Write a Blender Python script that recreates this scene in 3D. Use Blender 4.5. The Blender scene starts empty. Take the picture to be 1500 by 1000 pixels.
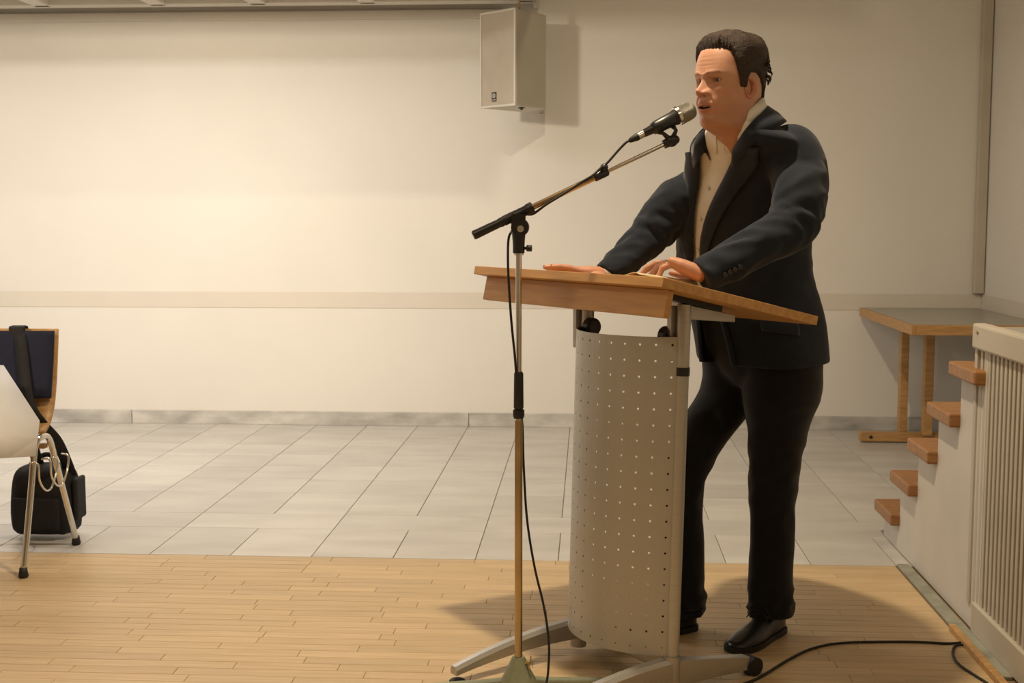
import bpy, math, random
from math import sin, cos, pi, atan2, sqrt, radians, exp
from mathutils import Vector, Matrix, noise
random.seed(7)
S = bpy.context.scene
C = S.collection

# ------------------------------------------------------------------ camera, light, exposure
CAM_H = 1.28
cam_d = bpy.data.cameras.new('camera'); cam_d.sensor_width = 36; cam_d.lens = 1876.5/1500*36
cam = bpy.data.objects.new('camera', cam_d); C.objects.link(cam)
cam.location = (0, 0, CAM_H); cam.rotation_euler = (pi/2 - .09755, 0, .0594)
cam_d.clip_start = .05
cam_d.dof.use_dof = True; cam_d.dof.focus_distance = 3.55; cam_d.dof.aperture_fstop = 9
S.camera = cam
S.view_settings.view_transform = 'Standard'; S.view_settings.look = 'None'
S.view_settings.exposure = 0.0; S.view_settings.gamma = 1.0; S.view_settings.use_curve_mapping = False
w = bpy.data.worlds.new('hall'); S.world = w; w.use_nodes = True
w.node_tree.nodes['Background'].inputs[0].default_value = (1.0, .86, .68, 1)
w.node_tree.nodes['Background'].inputs[1].default_value = .10

def area(name, loc, size, power, col=(1, .80, .56), target=None, size_y=None, spread=pi):
    l = bpy.data.lights.new(name, 'AREA'); l.energy = power; l.color = col
    l.shape = 'RECTANGLE' if size_y else 'SQUARE'; l.size = size; l.spread = spread
    if size_y: l.size_y = size_y
    o = bpy.data.objects.new(name, l); C.objects.link(o); o.location = loc
    d = (Vector(target) - Vector(loc)) if target else Vector((0, 0, -1))
    o.rotation_euler = d.to_track_quat('-Z', 'Y').to_euler()
    return o
area('ceiling_strip_lamp', (-2.85, 5.93, 2.568), 3.8, 60, (1, .94, .89), size_y=.07)
area('hall_lamp_and_fill', (-.05, 3.45, 3.5), .12, 80, (1, .82, .57))
area('hall_lamp_and_fill', (1.1, .6, 3.5), .9, 10, (1, .82, .55))  # weak fill light added on the camera side, not a known lamp
area('hall_lamp_and_fill', (-4.1, .9, 2.72), .30, 27, (1, .86, .66), target=(-2.1, 7.7, 1.5), spread=radians(56))  # added light aimed at the back wall to brighten its upper part
area('hall_lamp_and_fill', (-2.2, .8, 3.5), .9, 40, (1, .81, .53))  # broad fill light added over the hall, no known fixture

# ------------------------------------------------------------------ projection helper (pixel of the 1500x1000 frame -> point)
_cp, _sp, _cy, _sy = cos(.09755), sin(.09755), cos(.0594), sin(.0594)
def _ray(x, y):
    u = (x-750)/1876.5; v = -(y-500)/1876.5
    d = (u, _cp+_sp*v, -_sp+_cp*v)
    return Vector((_cy*d[0]-_sy*d[1], _sy*d[0]+_cy*d[1], d[2]))
def at(x, y, Y): d = _ray(x, y); return Vector((0, 0, CAM_H)) + d*(Y/d[1])
def gr(x, y, z=0.): d = _ray(x, y); return Vector((0, 0, CAM_H)) + d*((z-CAM_H)/d[2])

# ------------------------------------------------------------------ materials
def mat(name, col, rough=.5, metal=0., var=0., nscale=8., stretch=(1, 1, 1), bump=0., bscale=200., col2=None,
        objvar=0., coord='OBJ', spec=.5, detail=3., sheen=0., attr=None, sss=0.):
    m = bpy.data.materials.new(name); m.use_nodes = True
    nt = m.node_tree; b = nt.nodes['Principled BSDF']; L = nt.links.new
    b.inputs['Roughness'].default_value = rough; b.inputs['Metallic'].default_value = metal
    b.inputs['Specular IOR Level'].default_value = spec
    if sheen: b.inputs['Sheen Weight'].default_value = sheen
    if sss:
        b.inputs['Subsurface Weight'].default_value = sss; b.inputs['Subsurface Scale'].default_value = .006
        b.inputs['Subsurface Radius'].default_value = (1, .35, .2)
    if coord == 'WORLD':
        g = nt.nodes.new('ShaderNodeNewGeometry'); src = g.outputs['Position']
    else:
        g = nt.nodes.new('ShaderNodeTexCoord'); src = g.outputs['Object']
    oi = nt.nodes.new('ShaderNodeObjectInfo')
    mp = nt.nodes.new('ShaderNodeMapping'); mp.inputs['Scale'].default_value = stretch
    L(src, mp.inputs['Vector'])
    if objvar or coord == 'WORLD':
        vm = nt.nodes.new('ShaderNodeVectorMath'); vm.operation = 'SCALE'; vm.inputs[0].default_value = (13, 7, 5)
        L(oi.outputs['Random'], vm.inputs['Scale']); L(vm.outputs[0], mp.inputs['Location'])
    n = nt.nodes.new('ShaderNodeTexNoise'); n.inputs['Scale'].default_value = nscale; n.inputs['Detail'].default_value = detail
    L(mp.outputs[0], n.inputs['Vector'])
    mix = nt.nodes.new('ShaderNodeMix'); mix.data_type = 'RGBA'
    c2 = col2 or tuple(max(0, c*(1-var)) for c in col)
    mix.inputs[6].default_value = (*col, 1); mix.inputs[7].default_value = (*c2, 1)
    rmp = nt.nodes.new('ShaderNodeMapRange'); rmp.inputs[1].default_value = .35; rmp.inputs[2].default_value = .7
    L(n.outputs[0], rmp.inputs[0]); L(rmp.outputs[0], mix.inputs[0])
    out = mix.outputs[2]
    if objvar:
        hs = nt.nodes.new('ShaderNodeHueSaturation'); mr = nt.nodes.new('ShaderNodeMapRange')
        mr.inputs[3].default_value = 1-objvar; mr.inputs[4].default_value = 1+objvar
        L(oi.outputs['Random'], mr.inputs[0]); L(mr.outputs[0], hs.inputs['Value']); L(out, hs.inputs['Color']); out = hs.outputs[0]
    if attr:
        a = nt.nodes.new('ShaderNodeAttribute'); a.attribute_name = attr
        mu = nt.nodes.new('ShaderNodeMix'); mu.data_type = 'RGBA'; mu.blend_type = 'MULTIPLY'; mu.inputs[0].default_value = 1
        L(out, mu.inputs[6]); L(a.outputs['Color'], mu.inputs[7]); out = mu.outputs[2]
    L(out, b.inputs['Base Color'])
    if bump:
        n2 = nt.nodes.new('ShaderNodeTexNoise'); n2.inputs['Scale'].default_value = bscale; n2.inputs['Detail'].default_value = 4
        L(mp.outputs[0], n2.inputs['Vector'])
        bp = nt.nodes.new('ShaderNodeBump'); bp.inputs['Strength'].default_value = bump; bp.inputs['Distance'].default_value = .01
        L(n2.outputs[0], bp.inputs['Height']); L(bp.outputs[0], b.inputs['Normal'])
    return m
M = {}
M['wall'] = mat('wall_paint', (.74, .71, .66), .85, var=.05, nscale=1.2, bump=.05, bscale=120, coord='WORLD')
M['band'] = mat('wall_rail_paint', (.66, .61, .54), .6, var=.05, nscale=2)
M['ceil'] = mat('ceiling_paint', (.72, .68, .61), .9, var=.04, nscale=2)
M['marble'] = mat('marble_tile', (.56, .54, .50), .32, col2=(.46, .44, .41), nscale=2.4, stretch=(1, 3.2, 1), objvar=.07, coord='WORLD', detail=7)
M['marble_skirt'] = mat('marble_skirting', (.60, .58, .54), .35, col2=(.30, .29, .275), nscale=4.5, stretch=(1, 1, 2.2), coord='WORLD', detail=9)
M['grout'] = mat('grout', (.22, .19, .15), .9, var=.3, nscale=6)
M['parquet'] = mat('parquet_wood', (.57, .415, .235), .42, col2=(.47, .33, .175), nscale=3, stretch=(1.6, 26, 1), objvar=.07, coord='WORLD', detail=5)
M['parquet_gap'] = mat('parquet_gap', (.26, .16, .075), .9, var=.2)
M['beech'] = mat('beech_wood', (.56, .30, .095), .38, col2=(.44, .22, .06), nscale=4, stretch=(1.5, 16, 16), coord='OBJ', detail=4)
M['beech2'] = mat('pine_wood', (.50, .29, .11), .45, col2=(.36, .19, .065), nscale=5, stretch=(2, 14, 14), detail=4)
M['tread'] = mat('tread_wood', (.37, .175, .062), .42, col2=(.25, .11, .036), nscale=4, stretch=(3, 14, 14), objvar=.1, detail=5)
M['white'] = mat('white_paint', (.62, .58, .52), .55, var=.07, nscale=5, bump=.03, bscale=60)
M['cream'] = mat('cream_paint', (.52, .47, .39), .5, var=.1, nscale=4)
M['greytop'] = mat('grey_laminate', (.36, .34, .29), .35, var=.08, nscale=5)
M['alu'] = mat('brushed_aluminium', (.50, .48, .45), .40, metal=.75, var=.08, nscale=6, stretch=(1, 1, 20), bump=.02, bscale=90)
M['panel'] = mat('perforated_sheet', (.47, .45, .41), .42, metal=.45, var=.06, nscale=5, bump=.02, bscale=150)
M['chrome'] = mat('chrome', (.72, .68, .60), .14, metal=1., var=.05)
M['brass'] = mat('aged_chrome', (.55, .42, .24), .22, metal=1., var=.25, nscale=9)
M['black'] = mat('black_plastic', (.012, .012, .013), .38, var=.1)
M['rubber'] = mat('black_rubber', (.010, .010, .010), .6, var=.1)
M['greencast'] = mat('hammered_green_enamel', (.30, .32, .21), .35, var=.15, nscale=30, bump=.15, bscale=90)
M['suit'] = mat('suit_cloth', (.0135, .0185, .030), .85, var=.25, nscale=30, bump=.12, bscale=700, sheen=.12, spec=.2)
M['lapel'] = mat('lapel_cloth', (.0145, .0195, .032), .8, var=.2, nscale=30, bump=.1, bscale=700, sheen=.15, spec=.2)
M['trouser'] = mat('trouser_cloth', (.009, .0095, .012), .9, var=.25, nscale=30, bump=.1, bscale=700, sheen=.2, spec=.2)
M['shirt'] = mat('shirt_cotton', (.72, .70, .66), .8, var=.06, nscale=20, bump=.08, bscale=500)
M['shoe'] = mat('shoe_leather', (.010, .009, .008), .30, var=.2, nscale=15, bump=.05, bscale=80)
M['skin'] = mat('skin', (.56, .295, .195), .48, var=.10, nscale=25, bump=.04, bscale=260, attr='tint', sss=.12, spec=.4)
M['hair'] = mat('brown_hair', (.046, .022, .011), .60, col2=(.014, .007, .004), nscale=60, stretch=(1, 3, 3), bump=.6, bscale=160, spec=.4)
M['eye'] = mat('eye_white', (.40, .32, .28), .35, var=.05)
M['iris'] = mat('iris', (.03, .022, .018), .4, var=.1)
M['teeth'] = mat('teeth', (.62, .52, .42), .25, var=.05)
M['mouth'] = mat('mouth_inside', (.06, .015, .012), .6, var=.1)
M['gold'] = mat('gold', (.80, .52, .18), .2, metal=1.)
M['button'] = mat('button_horn', (.008, .008, .010), .3)
M['pbutton'] = mat('shirt_button', (.6, .55, .47), .3)
M['paper'] = mat('cream_paper', (.66, .52, .33), .7, var=.08, nscale=8)
M['blue'] = mat('blue_upholstery', (.007, .009, .030), .9, var=.3, nscale=60, bump=.2, bscale=500, sheen=.05)
M['cloth'] = mat('white_tablecloth', (.66, .64, .62), .6, var=.05, nscale=6)
M['bag'] = mat('black_nylon', (.007, .007, .008), .75, var=.3, nscale=60, bump=.3, bscale=400)
M['speakerbox'] = mat('speaker_box_paint', (.56, .53, .45), .6, var=.05, nscale=6)
M['grille'] = mat('grille_cloth', (.47, .41, .33), .8, var=.1, nscale=8, bump=.35, bscale=420)
M['badge'] = mat('badge_black', (.03, .025, .02), .4)
M['silver'] = mat('mic_grille', (.30, .29, .25), .38, metal=.8, var=.3, nscale=300, bump=.5, bscale=900)
M['trimgreen'] = mat('floor_strip', (.30, .30, .24), .6, var=.3, nscale=14)

# ------------------------------------------------------------------ mesh building
class MB:
    def __init__(s): s.v = []; s.f = []
    def add(s, vs, fs):
        b = len(s.v); s.v += [tuple(p) for p in vs]; s.f += [tuple(i+b for i in f) for f in fs]; return s
    def box(s, c, d, m=None):
        c = Vector(c); x, y, z = d[0]/2, d[1]/2, d[2]/2
        vs = [Vector((a*x, b*y, e*z)) for a in (-1, 1) for b in (-1, 1) for e in (-1, 1)]
        vs = [(m @ p if m else p) + c for p in vs]
        return s.add(vs, [(0, 1, 3, 2), (4, 6, 7, 5), (0, 4, 5, 1), (2, 3, 7, 6), (0, 2, 6, 4), (1, 5, 7, 3)])
    def hexa(s, bot, top):      # four bottom points, four top points (counter-clockwise seen from above)
        return s.add(list(bot)+list(top), [(3, 2, 1, 0), (4, 5, 6, 7), (0, 1, 5, 4), (1, 2, 6, 5), (2, 3, 7, 6), (3, 0, 4, 7)])
    def tube(s, pts, r, n=10, cap=True, flat=1., up=None):
        pts = [Vector(p) for p in pts]; k = len(pts)
        rr = r if isinstance(r, (list, tuple)) else [r]*k
        T = []
        for i in range(k):
            a = pts[max(0, i-1)]; b = pts[min(k-1, i+1)]; t = (b-a)
            T.append(t.normalized() if t.length > 1e-9 else Vector((0, 0, 1)))
        nrm = Vector(up) if up else (Vector((0, 0, 1)) if abs(T[0].z) < .9 else Vector((1, 0, 0)))
        vs = []
        for i in range(k):
            nrm = (nrm - T[i]*nrm.dot(T[i])).normalized(); bn = T[i].cross(nrm)
            ra = rr[i] if not isinstance(rr[i], tuple) else rr[i][0]
            rb = ra*flat if not isinstance(rr[i], tuple) else rr[i][1]
            for j in range(n):
                a = 2*pi*j/n; vs.append(pts[i] + nrm*(cos(a)*ra) + bn*(sin(a)*rb))
        fs = [(i*n+j, i*n+(j+1) % n, (i+1)*n+(j+1) % n, (i+1)*n+j) for i in range(k-1) for j in range(n)]
        if cap: fs += [tuple(reversed(range(n))), tuple(range((k-1)*n, k*n))]
        return s.add(vs, fs)
    def cyl(s, a, b, r, n=14, r2=None): return s.tube([a, b], [r, r if r2 is None else r2], n)
    def ball(s, c, r, n=14, k=8, sc=(1, 1, 1), m=None):
        c = Vector(c); vs = []; 
        for i in range(1, k):
            t = pi*i/k
            for j in range(n):
                a = 2*pi*j/n; p = Vector((sin(t)*cos(a)*r*sc[0], sin(t)*sin(a)*r*sc[1], cos(t)*r*sc[2]))
                vs.append((m @ p if m else p)+c)
        p0 = Vector((0, 0, r*sc[2])); vs += [(m @ p0 if m else p0)+c, (m @ -p0 if m else -p0)+c]
        fs = [(i*n+j, (i+1)*n+j, (i+1)*n+(j+1) % n, i*n+(j+1) % n) for i in range(k-2) for j in range(n)]
        t0 = (k-1)*n; fs += [(t0, j, (j+1) % n) for j in range(n)] + [(t0+1, (k-2)*n+(j+1) % n, (k-2)*n+j) for j in range(n)]
        return s.add(vs, fs)
    def loft(s, rings, cap=True, closed=True):
        n = len(rings[0]); k = len(rings); vs = [p for r in rings for p in r]
        m_ = n if closed else n-1
        fs = [(i*n+j, i*n+(j+1) % n, (i+1)*n+(j+1) % n, (i+1)*n+j) for i in range(k-1) for j in range(m_)]
        if cap and closed: fs += [tuple(reversed(range(n))), tuple(range((k-1)*n, k*n))]
        return s.add(vs, fs)
    def prism(s, poly, fn, t0, t1):      # poly of 2D points, fn(a, b, t) -> point
        n = len(poly); vs = [fn(a, b, t0) for a, b in poly]+[fn(a, b, t1) for a, b in poly]
        return s.add(vs, [tuple(reversed(range(n))), tuple(range(n, 2*n))]+[(j, (j+1) % n, (j+1) % n+n, j+n) for j in range(n)])
    def build(s, name, m, parent=None, smooth=False, bevel=0., sub=0, solid=0., off=0., fix=True, auto=None):
        me = bpy.data.meshes.new(name); me.from_pydata(s.v, [], s.f); me.materials.append(m)
        if fix:
            import bmesh
            bm = bmesh.new(); bm.from_mesh(me); bmesh.ops.recalc_face_normals(bm, faces=bm.faces); bm.to_mesh(me); bm.free()
        if smooth: me.polygons.foreach_set('use_smooth', [True]*len(me.polygons))
        o = bpy.data.objects.new(name, me); C.objects.link(o)
        if parent: o.parent = parent
        if solid:
            q = o.modifiers.new('solid', 'SOLIDIFY'); q.thickness = solid; q.offset = off
        if bevel:
            q = o.modifiers.new('bevel', 'BEVEL'); q.width = bevel; q.segments = 2; q.limit_method = 'ANGLE'; q.angle_limit = radians(40)
        if sub:
            q = o.modifiers.new('sub', 'SUBSURF'); q.levels = sub; q.render_levels = sub
        if auto: me.set_sharp_from_angle(angle=radians(auto))
        return o
def tag(o, label=None, cat=None, group=None, kind=None):
    if label: o['label'] = label
    if cat: o['category'] = cat
    if group: o['group'] = group
    if kind: o['kind'] = kind
    return o
def empty(name, loc=(0, 0, 0), rz=0., label=None, cat=None, group=None, kind=None):
    o = bpy.data.objects.new(name, None); C.objects.link(o); o.location = loc; o.rotation_euler = (0, 0, rz)
    o.empty_display_size = .1
    return tag(o, label, cat, group, kind)
def box(name, c, d, m, parent=None, bevel=0., mtx=None):
    return MB().box(c, d, mtx).build(name, m, parent, bevel=bevel)
def struct(o, label=None): o['kind'] = 'structure'; 
def inst(src, loc, parent=None, name=None):
    o = src.copy(); C.objects.link(o); o.location = loc
    if parent: o.parent = parent
    if name: o.name = name
    return o
def catmull(P, n):
    out = []; k = len(P)
    for i in range(n):
        t = i/(n-1)*(k-1); j = min(int(t), k-2); f = t-j
        p0, p1, p2, p3 = P[max(j-1, 0)], P[j], P[j+1], P[min(j+2, k-1)]
        out.append(tuple(.5*((2*b)+(-a+c)*f+(2*a-5*b+4*c-d)*f*f+(-a+3*b-3*c+d)*f**3) for a, b, c, d in zip(p0, p1, p2, p3)))
    return out

# ------------------------------------------------------------------ the room
WY = 7.74; WX = 2.335; BY = 4.683
wb = box('wall_back', (-1.4, WY+.1, 1.75), (7.9, .2, 3.9), M['wall']); wb['kind'] = 'structure'
o = box('wall_right', (WX+.1, 1.9, 1.75), (.2, 12., 3.9), M['wall']); o['kind'] = 'structure'
o = box('wall_left', (-5.3, 1.9, 1.75), (.2, 12., 3.9), M['wall']); o['kind'] = 'structure'
o = box('wall_front', (-1.4, -4.1, 1.75), (7.9, .2, 3.9), M['wall']); o['kind'] = 'structure'
o = box('ceiling', (-1.4, 1.9, 3.72), (7.9, 12., .1), M['ceil']); o['kind'] = 'structure'
# lowered coffered ceiling along the back wall
low = empty('ceiling', (0, 0, 0), kind='structure'); low['kind'] = 'structure'
CZ = 2.505; CX0, CX1 = -5.2, -.32; CY0 = 5.45
mb = MB(); mb.box(((CX0+CX1)/2, (CY0+WY)/2, CZ+.16), (CX1-CX0, WY-CY0, .04)); mb.build('ceiling_panel', M['ceil'], low)
rib = MB(); rib.box((0, 0, 0), (.10, 1.24, .13)); ribo = rib.build('beam', M['ceil'], low, bevel=.008)
xs = [-4.9, -4.1, -3.25, -2.55, -1.95, -1.3, -.37]
ribo.location = (xs[0], 7.0, CZ+.080)
for x in xs[1:]: inst(ribo, (x, 7.0, CZ+.080), low)
cross = MB().box((0, 0, 0), (CX1-CX0, .10, .12)).build('beam', M['ceil'], low, bevel=.008)
cross.location = ((CX0+CX1)/2, CY0+.05, CZ+.075)
inst(cross, ((CX0+CX1)/2, 6.26, CZ+.065), low); inst(cross, ((CX0+CX1)/2, 7.62, CZ+.075), low)
box('fascia', (-.315, (CY0+WY)/2, CZ+.55), (.03, WY-CY0-.01, 1.1), M['ceil'], low)
# cable rail below the lowered ceiling
o = box('trim_1', (-2.85, WY-.012, 2.474), (4.66, .024, .052), M['band'], bevel=.004); o['kind'] = 'structure'
# low wall rail
o = box('trim_2', (-1.42, WY-.002, .770), (7.50, .004, .098), M['band'], bevel=.003); o['kind'] = 'structure'
o = box('trim_3', (WX-.002, 4.9, .770), (.004, 5.66, .098), M['band'], bevel=.003); o['kind'] = 'structure'
# corner pipe box
o = box('trim_4', (WX-.035, WY-.025, 2.26), (.06, .045, 2.87), M['cream'], bevel=.006); o['kind'] = 'structure'
# marble skirting in slabs
sk = empty('baseboard_back', (0, 0, 0), kind='structure')
je = [-5.18, -4.9, -2.824, -.724, 1.33, 2.32]
for a, b in zip(je, je[1:]):
    box('marble_slab', ((a+b)/2, WY-.011, .041), (b-a-.004, .022, .082), M['marble_skirt'], sk, bevel=.002)

# floor: sub-floor, marble tiles, parquet strips
fl = box('floor', (-1.4, 1.9, -.055), (7.9, 12., .1), M['grout']); fl['kind'] = 'structure'
rows = [4.683, 5.111, 5.369, 5.788, 6.102, 6.414, 6.724, 7.03, 7.32, 7.63, 7.74]
TW = .3113; X0 = -1.662
meshes = {}
def slab(w_, d_, mname, name, z=.005, key=None):
    k_ = (round(w_, 4), round(d_, 4), mname)
    if k_ not in meshes:
        a, b = w_/2, d_/2; c_ = .0012
        vs = [(-a, -b, -z), (a, -b, -z), (a, b, -z), (-a, b, -z), (-a, -b, -c_), (a, -b, -c_), (a, b, -c_), (-a, b, -c_),
              (-a+c_, -b+c_, 0), (a-c_, -b+c_, 0), (a-c_, b-c_, 0), (-a+c_, b-c_, 0)]
        fs = [(0, 1, 5, 4), (1, 2, 6, 5), (2, 3, 7, 6), (3, 0, 4, 7), (4, 5, 9, 8), (5, 6, 10, 9), (6, 7, 11, 10), (7, 4, 8, 11), (8, 9, 10, 11)]
        me = bpy.data.meshes.new(name); me.from_pydata(vs, [], fs); me.materials.append(M[mname]); meshes[k_] = me
    return meshes[k_]
def put(name, me, loc, parent):
    o = bpy.data.objects.new(name, me); C.objects.link(o); o.location = loc; o.parent = parent; return o
n_t = 0
for i in range(len(rows)-1):
    y0, y1 = rows[i], rows[i+1]
    step = 2 if i == 1 else 1
    n = -11 if step == 1 else -12
    while X0+n*TW < WX:
        xa = X0+n*TW; xb = xa+step*TW
        if xb > -5.1:
            a = max(xa, -5.2); b = min(xb, WX)
            if b-a > .02:
                put('marble_tile', slab(b-a-.003, y1-y0-.003, 'marble', 'marble_tile'), ((a+b)/2, (y0+y1)/2, random.uniform(-.0004, 0)), fl)
        n += step
# parquet strips: those in view one by one, the rest of the hall floor joined
PW = .0545; seen = []; rest = MB()
rr_ = random.Random(3)
ny = 0; y = BY-.002
while y-PW > 1.2:
    x = -3.2 - rr_.uniform(0, .4)
    yc = y-PW/2
    while x < 1.12:
        L_ = rr_.choice([.30, .36, .42, .48, .54]); L_ = 9 if 1.134-(x+L_) < .12 else L_; xa, xb = x, min(x+L_, 1.134)
        if xb-xa > .04:
            vis = yc > 3.36 and xb > (-.455*yc - .0) and xa < 1.13
            if vis: seen.append((xa, xb, yc))
            else:
                c_ = .0008; b = PW/2-c_
                rest.add([(xa+c_, yc-b, 0), (xb-c_, yc-b, 0), (xb-c_, yc+b, 0), (xa+c_, yc+b, 0), (xa+c_, yc-b, -.004), (xb-c_, yc-b, -.004), (xb-c_, yc+b, -.004), (xa+c_, yc+b, -.004)],
                         [(0, 1, 2, 3), (0, 4, 5, 1), (2, 6, 7, 3), (1, 5, 6, 2), (3, 7, 4, 0)])
        x += L_
    y -= PW
for xa, xb, yc in seen:
    put('parquet_strip', slab(round(xb-xa, 3)-.0013, PW-.0011, 'parquet', 'parquet_strip'), ((xa+xb)/2, yc, rr_.uniform(-.0003, .0)), fl)
pq = rest.build('parquet_field', M['parquet'], fl, fix=False); pq['kind'] = 'stuff'
o = box('parquet_bed', (-1.4, (BY-4)/2, -.0041), (7.8, BY+4-.002, .004), M['parquet_gap'], fl)
o = MB().box((-1.4, -1.4, -.001), (7.8, 5.2, .0015)).build('parquet_field', M['parquet'], fl); o['kind'] = 'stuff'
o = box('floor_joint', (-2.0, BY-.0015, -.001), (6.3, .004, .0012), M['grout'], fl)
# strip along the stairs
o = box('trim_5', (1.160, 4.10, .004), (.045, 1.16, .012), M['trimgreen'], bevel=.003); o['kind'] = 'structure'
o = box('trim_6', (1.135, 3.2, .010), (.022, 1.50, .022), M['beech2'], bevel=.004); o['kind'] = 'structure'

# ------------------------------------------------------------------ stairs
st = empty('staircase', (1.19, 4.95, 0), label='white staircase with brown wooden treads climbing beside the slatted radiator cover', cat='staircase')
def L(o, root): o.location = Vector((0, 0, 0)) - Vector(root.location) if root.rotation_euler.z == 0 else o.location; return o
run = .248; yr = [5.135 - i*run for i in range(7)]; zr = [.145+.168*i for i in range(6)]
SX0, SX1 = 1.194, 2.0
poly = [(yr[0], 0.005)]
for i in range(5):
    poly += [(yr[i], zr[i]-.045), (yr[i+1], zr[i]-.045)]
poly += [(yr[5], .90), (3.88, .90), (3.88, .005)]
poly2 = [(yr[0], .005)]
sb = MB().prism(poly, lambda a, b, t: Vector((t, a, b)), SX0, SX0+.03); L(sb.build('side_wall', M['white'], st), st)
for i in range(5):
    L(box('riser', ((SX0+SX1)/2+.015, yr[i]-.011, (zr[i]-.045+(zr[i-1] if i else .005))/2), (SX1-SX0-.03, .02, zr[i]-.045-(zr[i-1] if i else .005)), M['white'], st), st)
trd = MB().box((0, 0, 0), (SX1-SX0+.035, run+.035, .045)).build('tread', M['tread'], st, bevel=.007)
for i in range(5):
    p = Vector(((SX0+SX1)/2-.0175, yr[i]-run/2+.0175-.001, zr[i]-.0225)) - Vector(st.location)
    if i == 0: trd.location = p
    else: inst(trd, p, st)

# ------------------------------------------------------------------ radiator cover
rc = empty('radiator_cover', (1.2, 3.4, 0), label='tall cream radiator cover with vertical slats and grey top at the right edge', cat='radiator cover')
RX = 1.200; RY1 = 3.995; RY0 = 2.35
def RB(name, c, d, m, bevel=0.): return L(box(name, c, d, m, rc, bevel), rc)
RB('top_rail', (RX+.0, (RY0+RY1)/2, .915), (.045, RY1-RY0, .078), M['cream'], .008)
RB('top_panel', (RX+.27, (RY0+RY1)/2-.01, .932), (.48, RY1-RY0-.05, .026), M['greytop'], .003)
RB('end_panel', (RX+.26, RY1-.02, .46), (.46, .03, .90), M['white'], .003)
RB('back_panel', (RX+.12, (RY0+RY1)/2, .5), (.02, RY1-RY0-.06, .80), M['grout'])
RB('bottom_rail', (RX, (RY0+RY1)/2-.035, .052), (.035, RY1-RY0-.07, .095), M['cream'], .004)
RB('post', (RX+.003, RY1-.014, .48), (.03, .026, .80), M['cream'], .002)
slat = MB().box((0, 0, 0), (.022, .020, .78)).build('slat', M['cream'], rc, bevel=.002)
ys = RY1-.055; k = 0
while ys > RY0+.05:
    p = Vector((RX+.004, ys, .487)) - Vector(rc.location)
    if k == 0: slat.location = p
    else: inst(slat, p, rc)
    ys -= .0375; k += 1
scr = MB().cyl((RX-.026, RY1-.06, .93), (RX-.02, RY1-.06, .93), .006).build('screw', M['brass'], rc, smooth=True); L(scr, rc)

# ------------------------------------------------------------------ side table in the corner
tb = empty('side_table', (1.8, 7.2, 0), label='wooden side table with grey top and beech edge in the back corner', cat='table')
def TB(name, c, d, m, bevel=.004): return L(box(name, c, d, m, tb, bevel), tb)
# measured top corners
TZ = .742
tp = [gr(1247, 444, TZ), gr(1344, 477, TZ)]
fx0, fy0 = 1.61, 6.47
TB('edge_band', (fx0+.011, (fy0+7.70)/2, TZ-.028), (.022, 7.70-fy0, .052), M['beech2'])
TB('edge_band', ((fx0+2.30)/2+.011, fy0+.011, TZ-.028), (2.30-fx0-.022, .022, .052), M['beech2'])
TB('tabletop', ((fx0+2.30)/2+.012, (fy0+7.70)/2+.012, TZ-.012), (2.30-fx0-.024, 7.70-fy0-.024, .020), M['greytop'], .001)
TB('leg', (1.80, 7.38, .365), (.045, .055, .62), M['beech2'])
TB('leg', (1.905, 7.25, .365), (.05, .055, .62), M['beech2'])
TB('apron', (2.0, 7.31, .665), (.42, .03, .06), M['beech2'])
TB('foot_beam', (1.83, 7.32, .032), (.56, .06, .052), M['beech2'])
k_ = MB().cyl((1.605, 7.284, .034), (1.605, 7.292, .034), .010).build('peg', M['badge'], tb, smooth=True); L(k_, tb)

# ------------------------------------------------------------------ wall speaker
sp = empty('wall_speaker', (-.35, 7.55, 1.9), label='cream box loudspeaker with a cloth grille hung high on the back wall', cat='loudspeaker')
P = {'fl': (-.612, 7.36), 'fr': (-.400, 7.16), 'br': (-.245, 7.43), 'bl': (-.37, 7.66)}
z0, z1 = 1.888, 2.418
def q3(k, z): return Vector((P[k][0], P[k][1], z)) - Vector(sp.location)
cab = MB().hexa([q3(k, z0) for k in ('fl', 'fr', 'br', 'bl')], [q3(k, z1) for k in ('fl', 'fr', 'br', 'bl')]).build('cabinet', M['speakerbox'], sp, bevel=.012)
fd = (q3('fr', 0)-q3('fl', 0)); fw = fd.length; fu = fd.normalized(); fn_ = Vector((fu.y, -fu.x, 0))
if fn_.y > 0: fn_ = -fn_
def FP(a, z, t): return q3('fl', z0)+fu*a+Vector((0, 0, z))+fn_*t
fr_ = MB()
H_ = z1-z0; t_ = .012
for (a0, a1, b0, b1) in ((0, fw, 0, t_), (0, fw, H_-t_, H_), (0, t_, t_, H_-t_), (fw-t_, fw, t_, H_-t_)):
    fr_.hexa([FP(a0, b0, .012), FP(a1, b0, .012), FP(a1, b0, -.002), FP(a0, b0, -.002)], [FP(a0, b1, .012), FP(a1, b1, .012), FP(a1, b1, -.002), FP(a0, b1, -.002)])
fr_.build('front_frame', M['white'], sp, bevel=.002)
g_ = MB().hexa([FP(t_, t_, .006), FP(fw-t_, t_, .006), FP(fw-t_, t_, 0), FP(t_, t_, 0)], [FP(t_, H_-t_, .006), FP(fw-t_, H_-t_, .006), FP(fw-t_, H_-t_, 0), FP(t_, H_-t_, 0)])
gg = g_.build('grille', M['grille'], sp)
ax, bz = .115, .058
bd = MB().hexa([FP(ax-.019, bz-.026, .0085), FP(ax+.019, bz-.026, .0085), FP(ax+.019, bz-.026, .006), FP(ax-.019, bz-.026, .006)],
               [FP(ax-.019, bz+.026, .0085), FP(ax+.019, bz+.026, .0085), FP(ax+.019, bz+.026, .006), FP(ax-.019, bz+.026, .006)]).build('badge', M['badge'], gg)
lg = MB()
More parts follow.
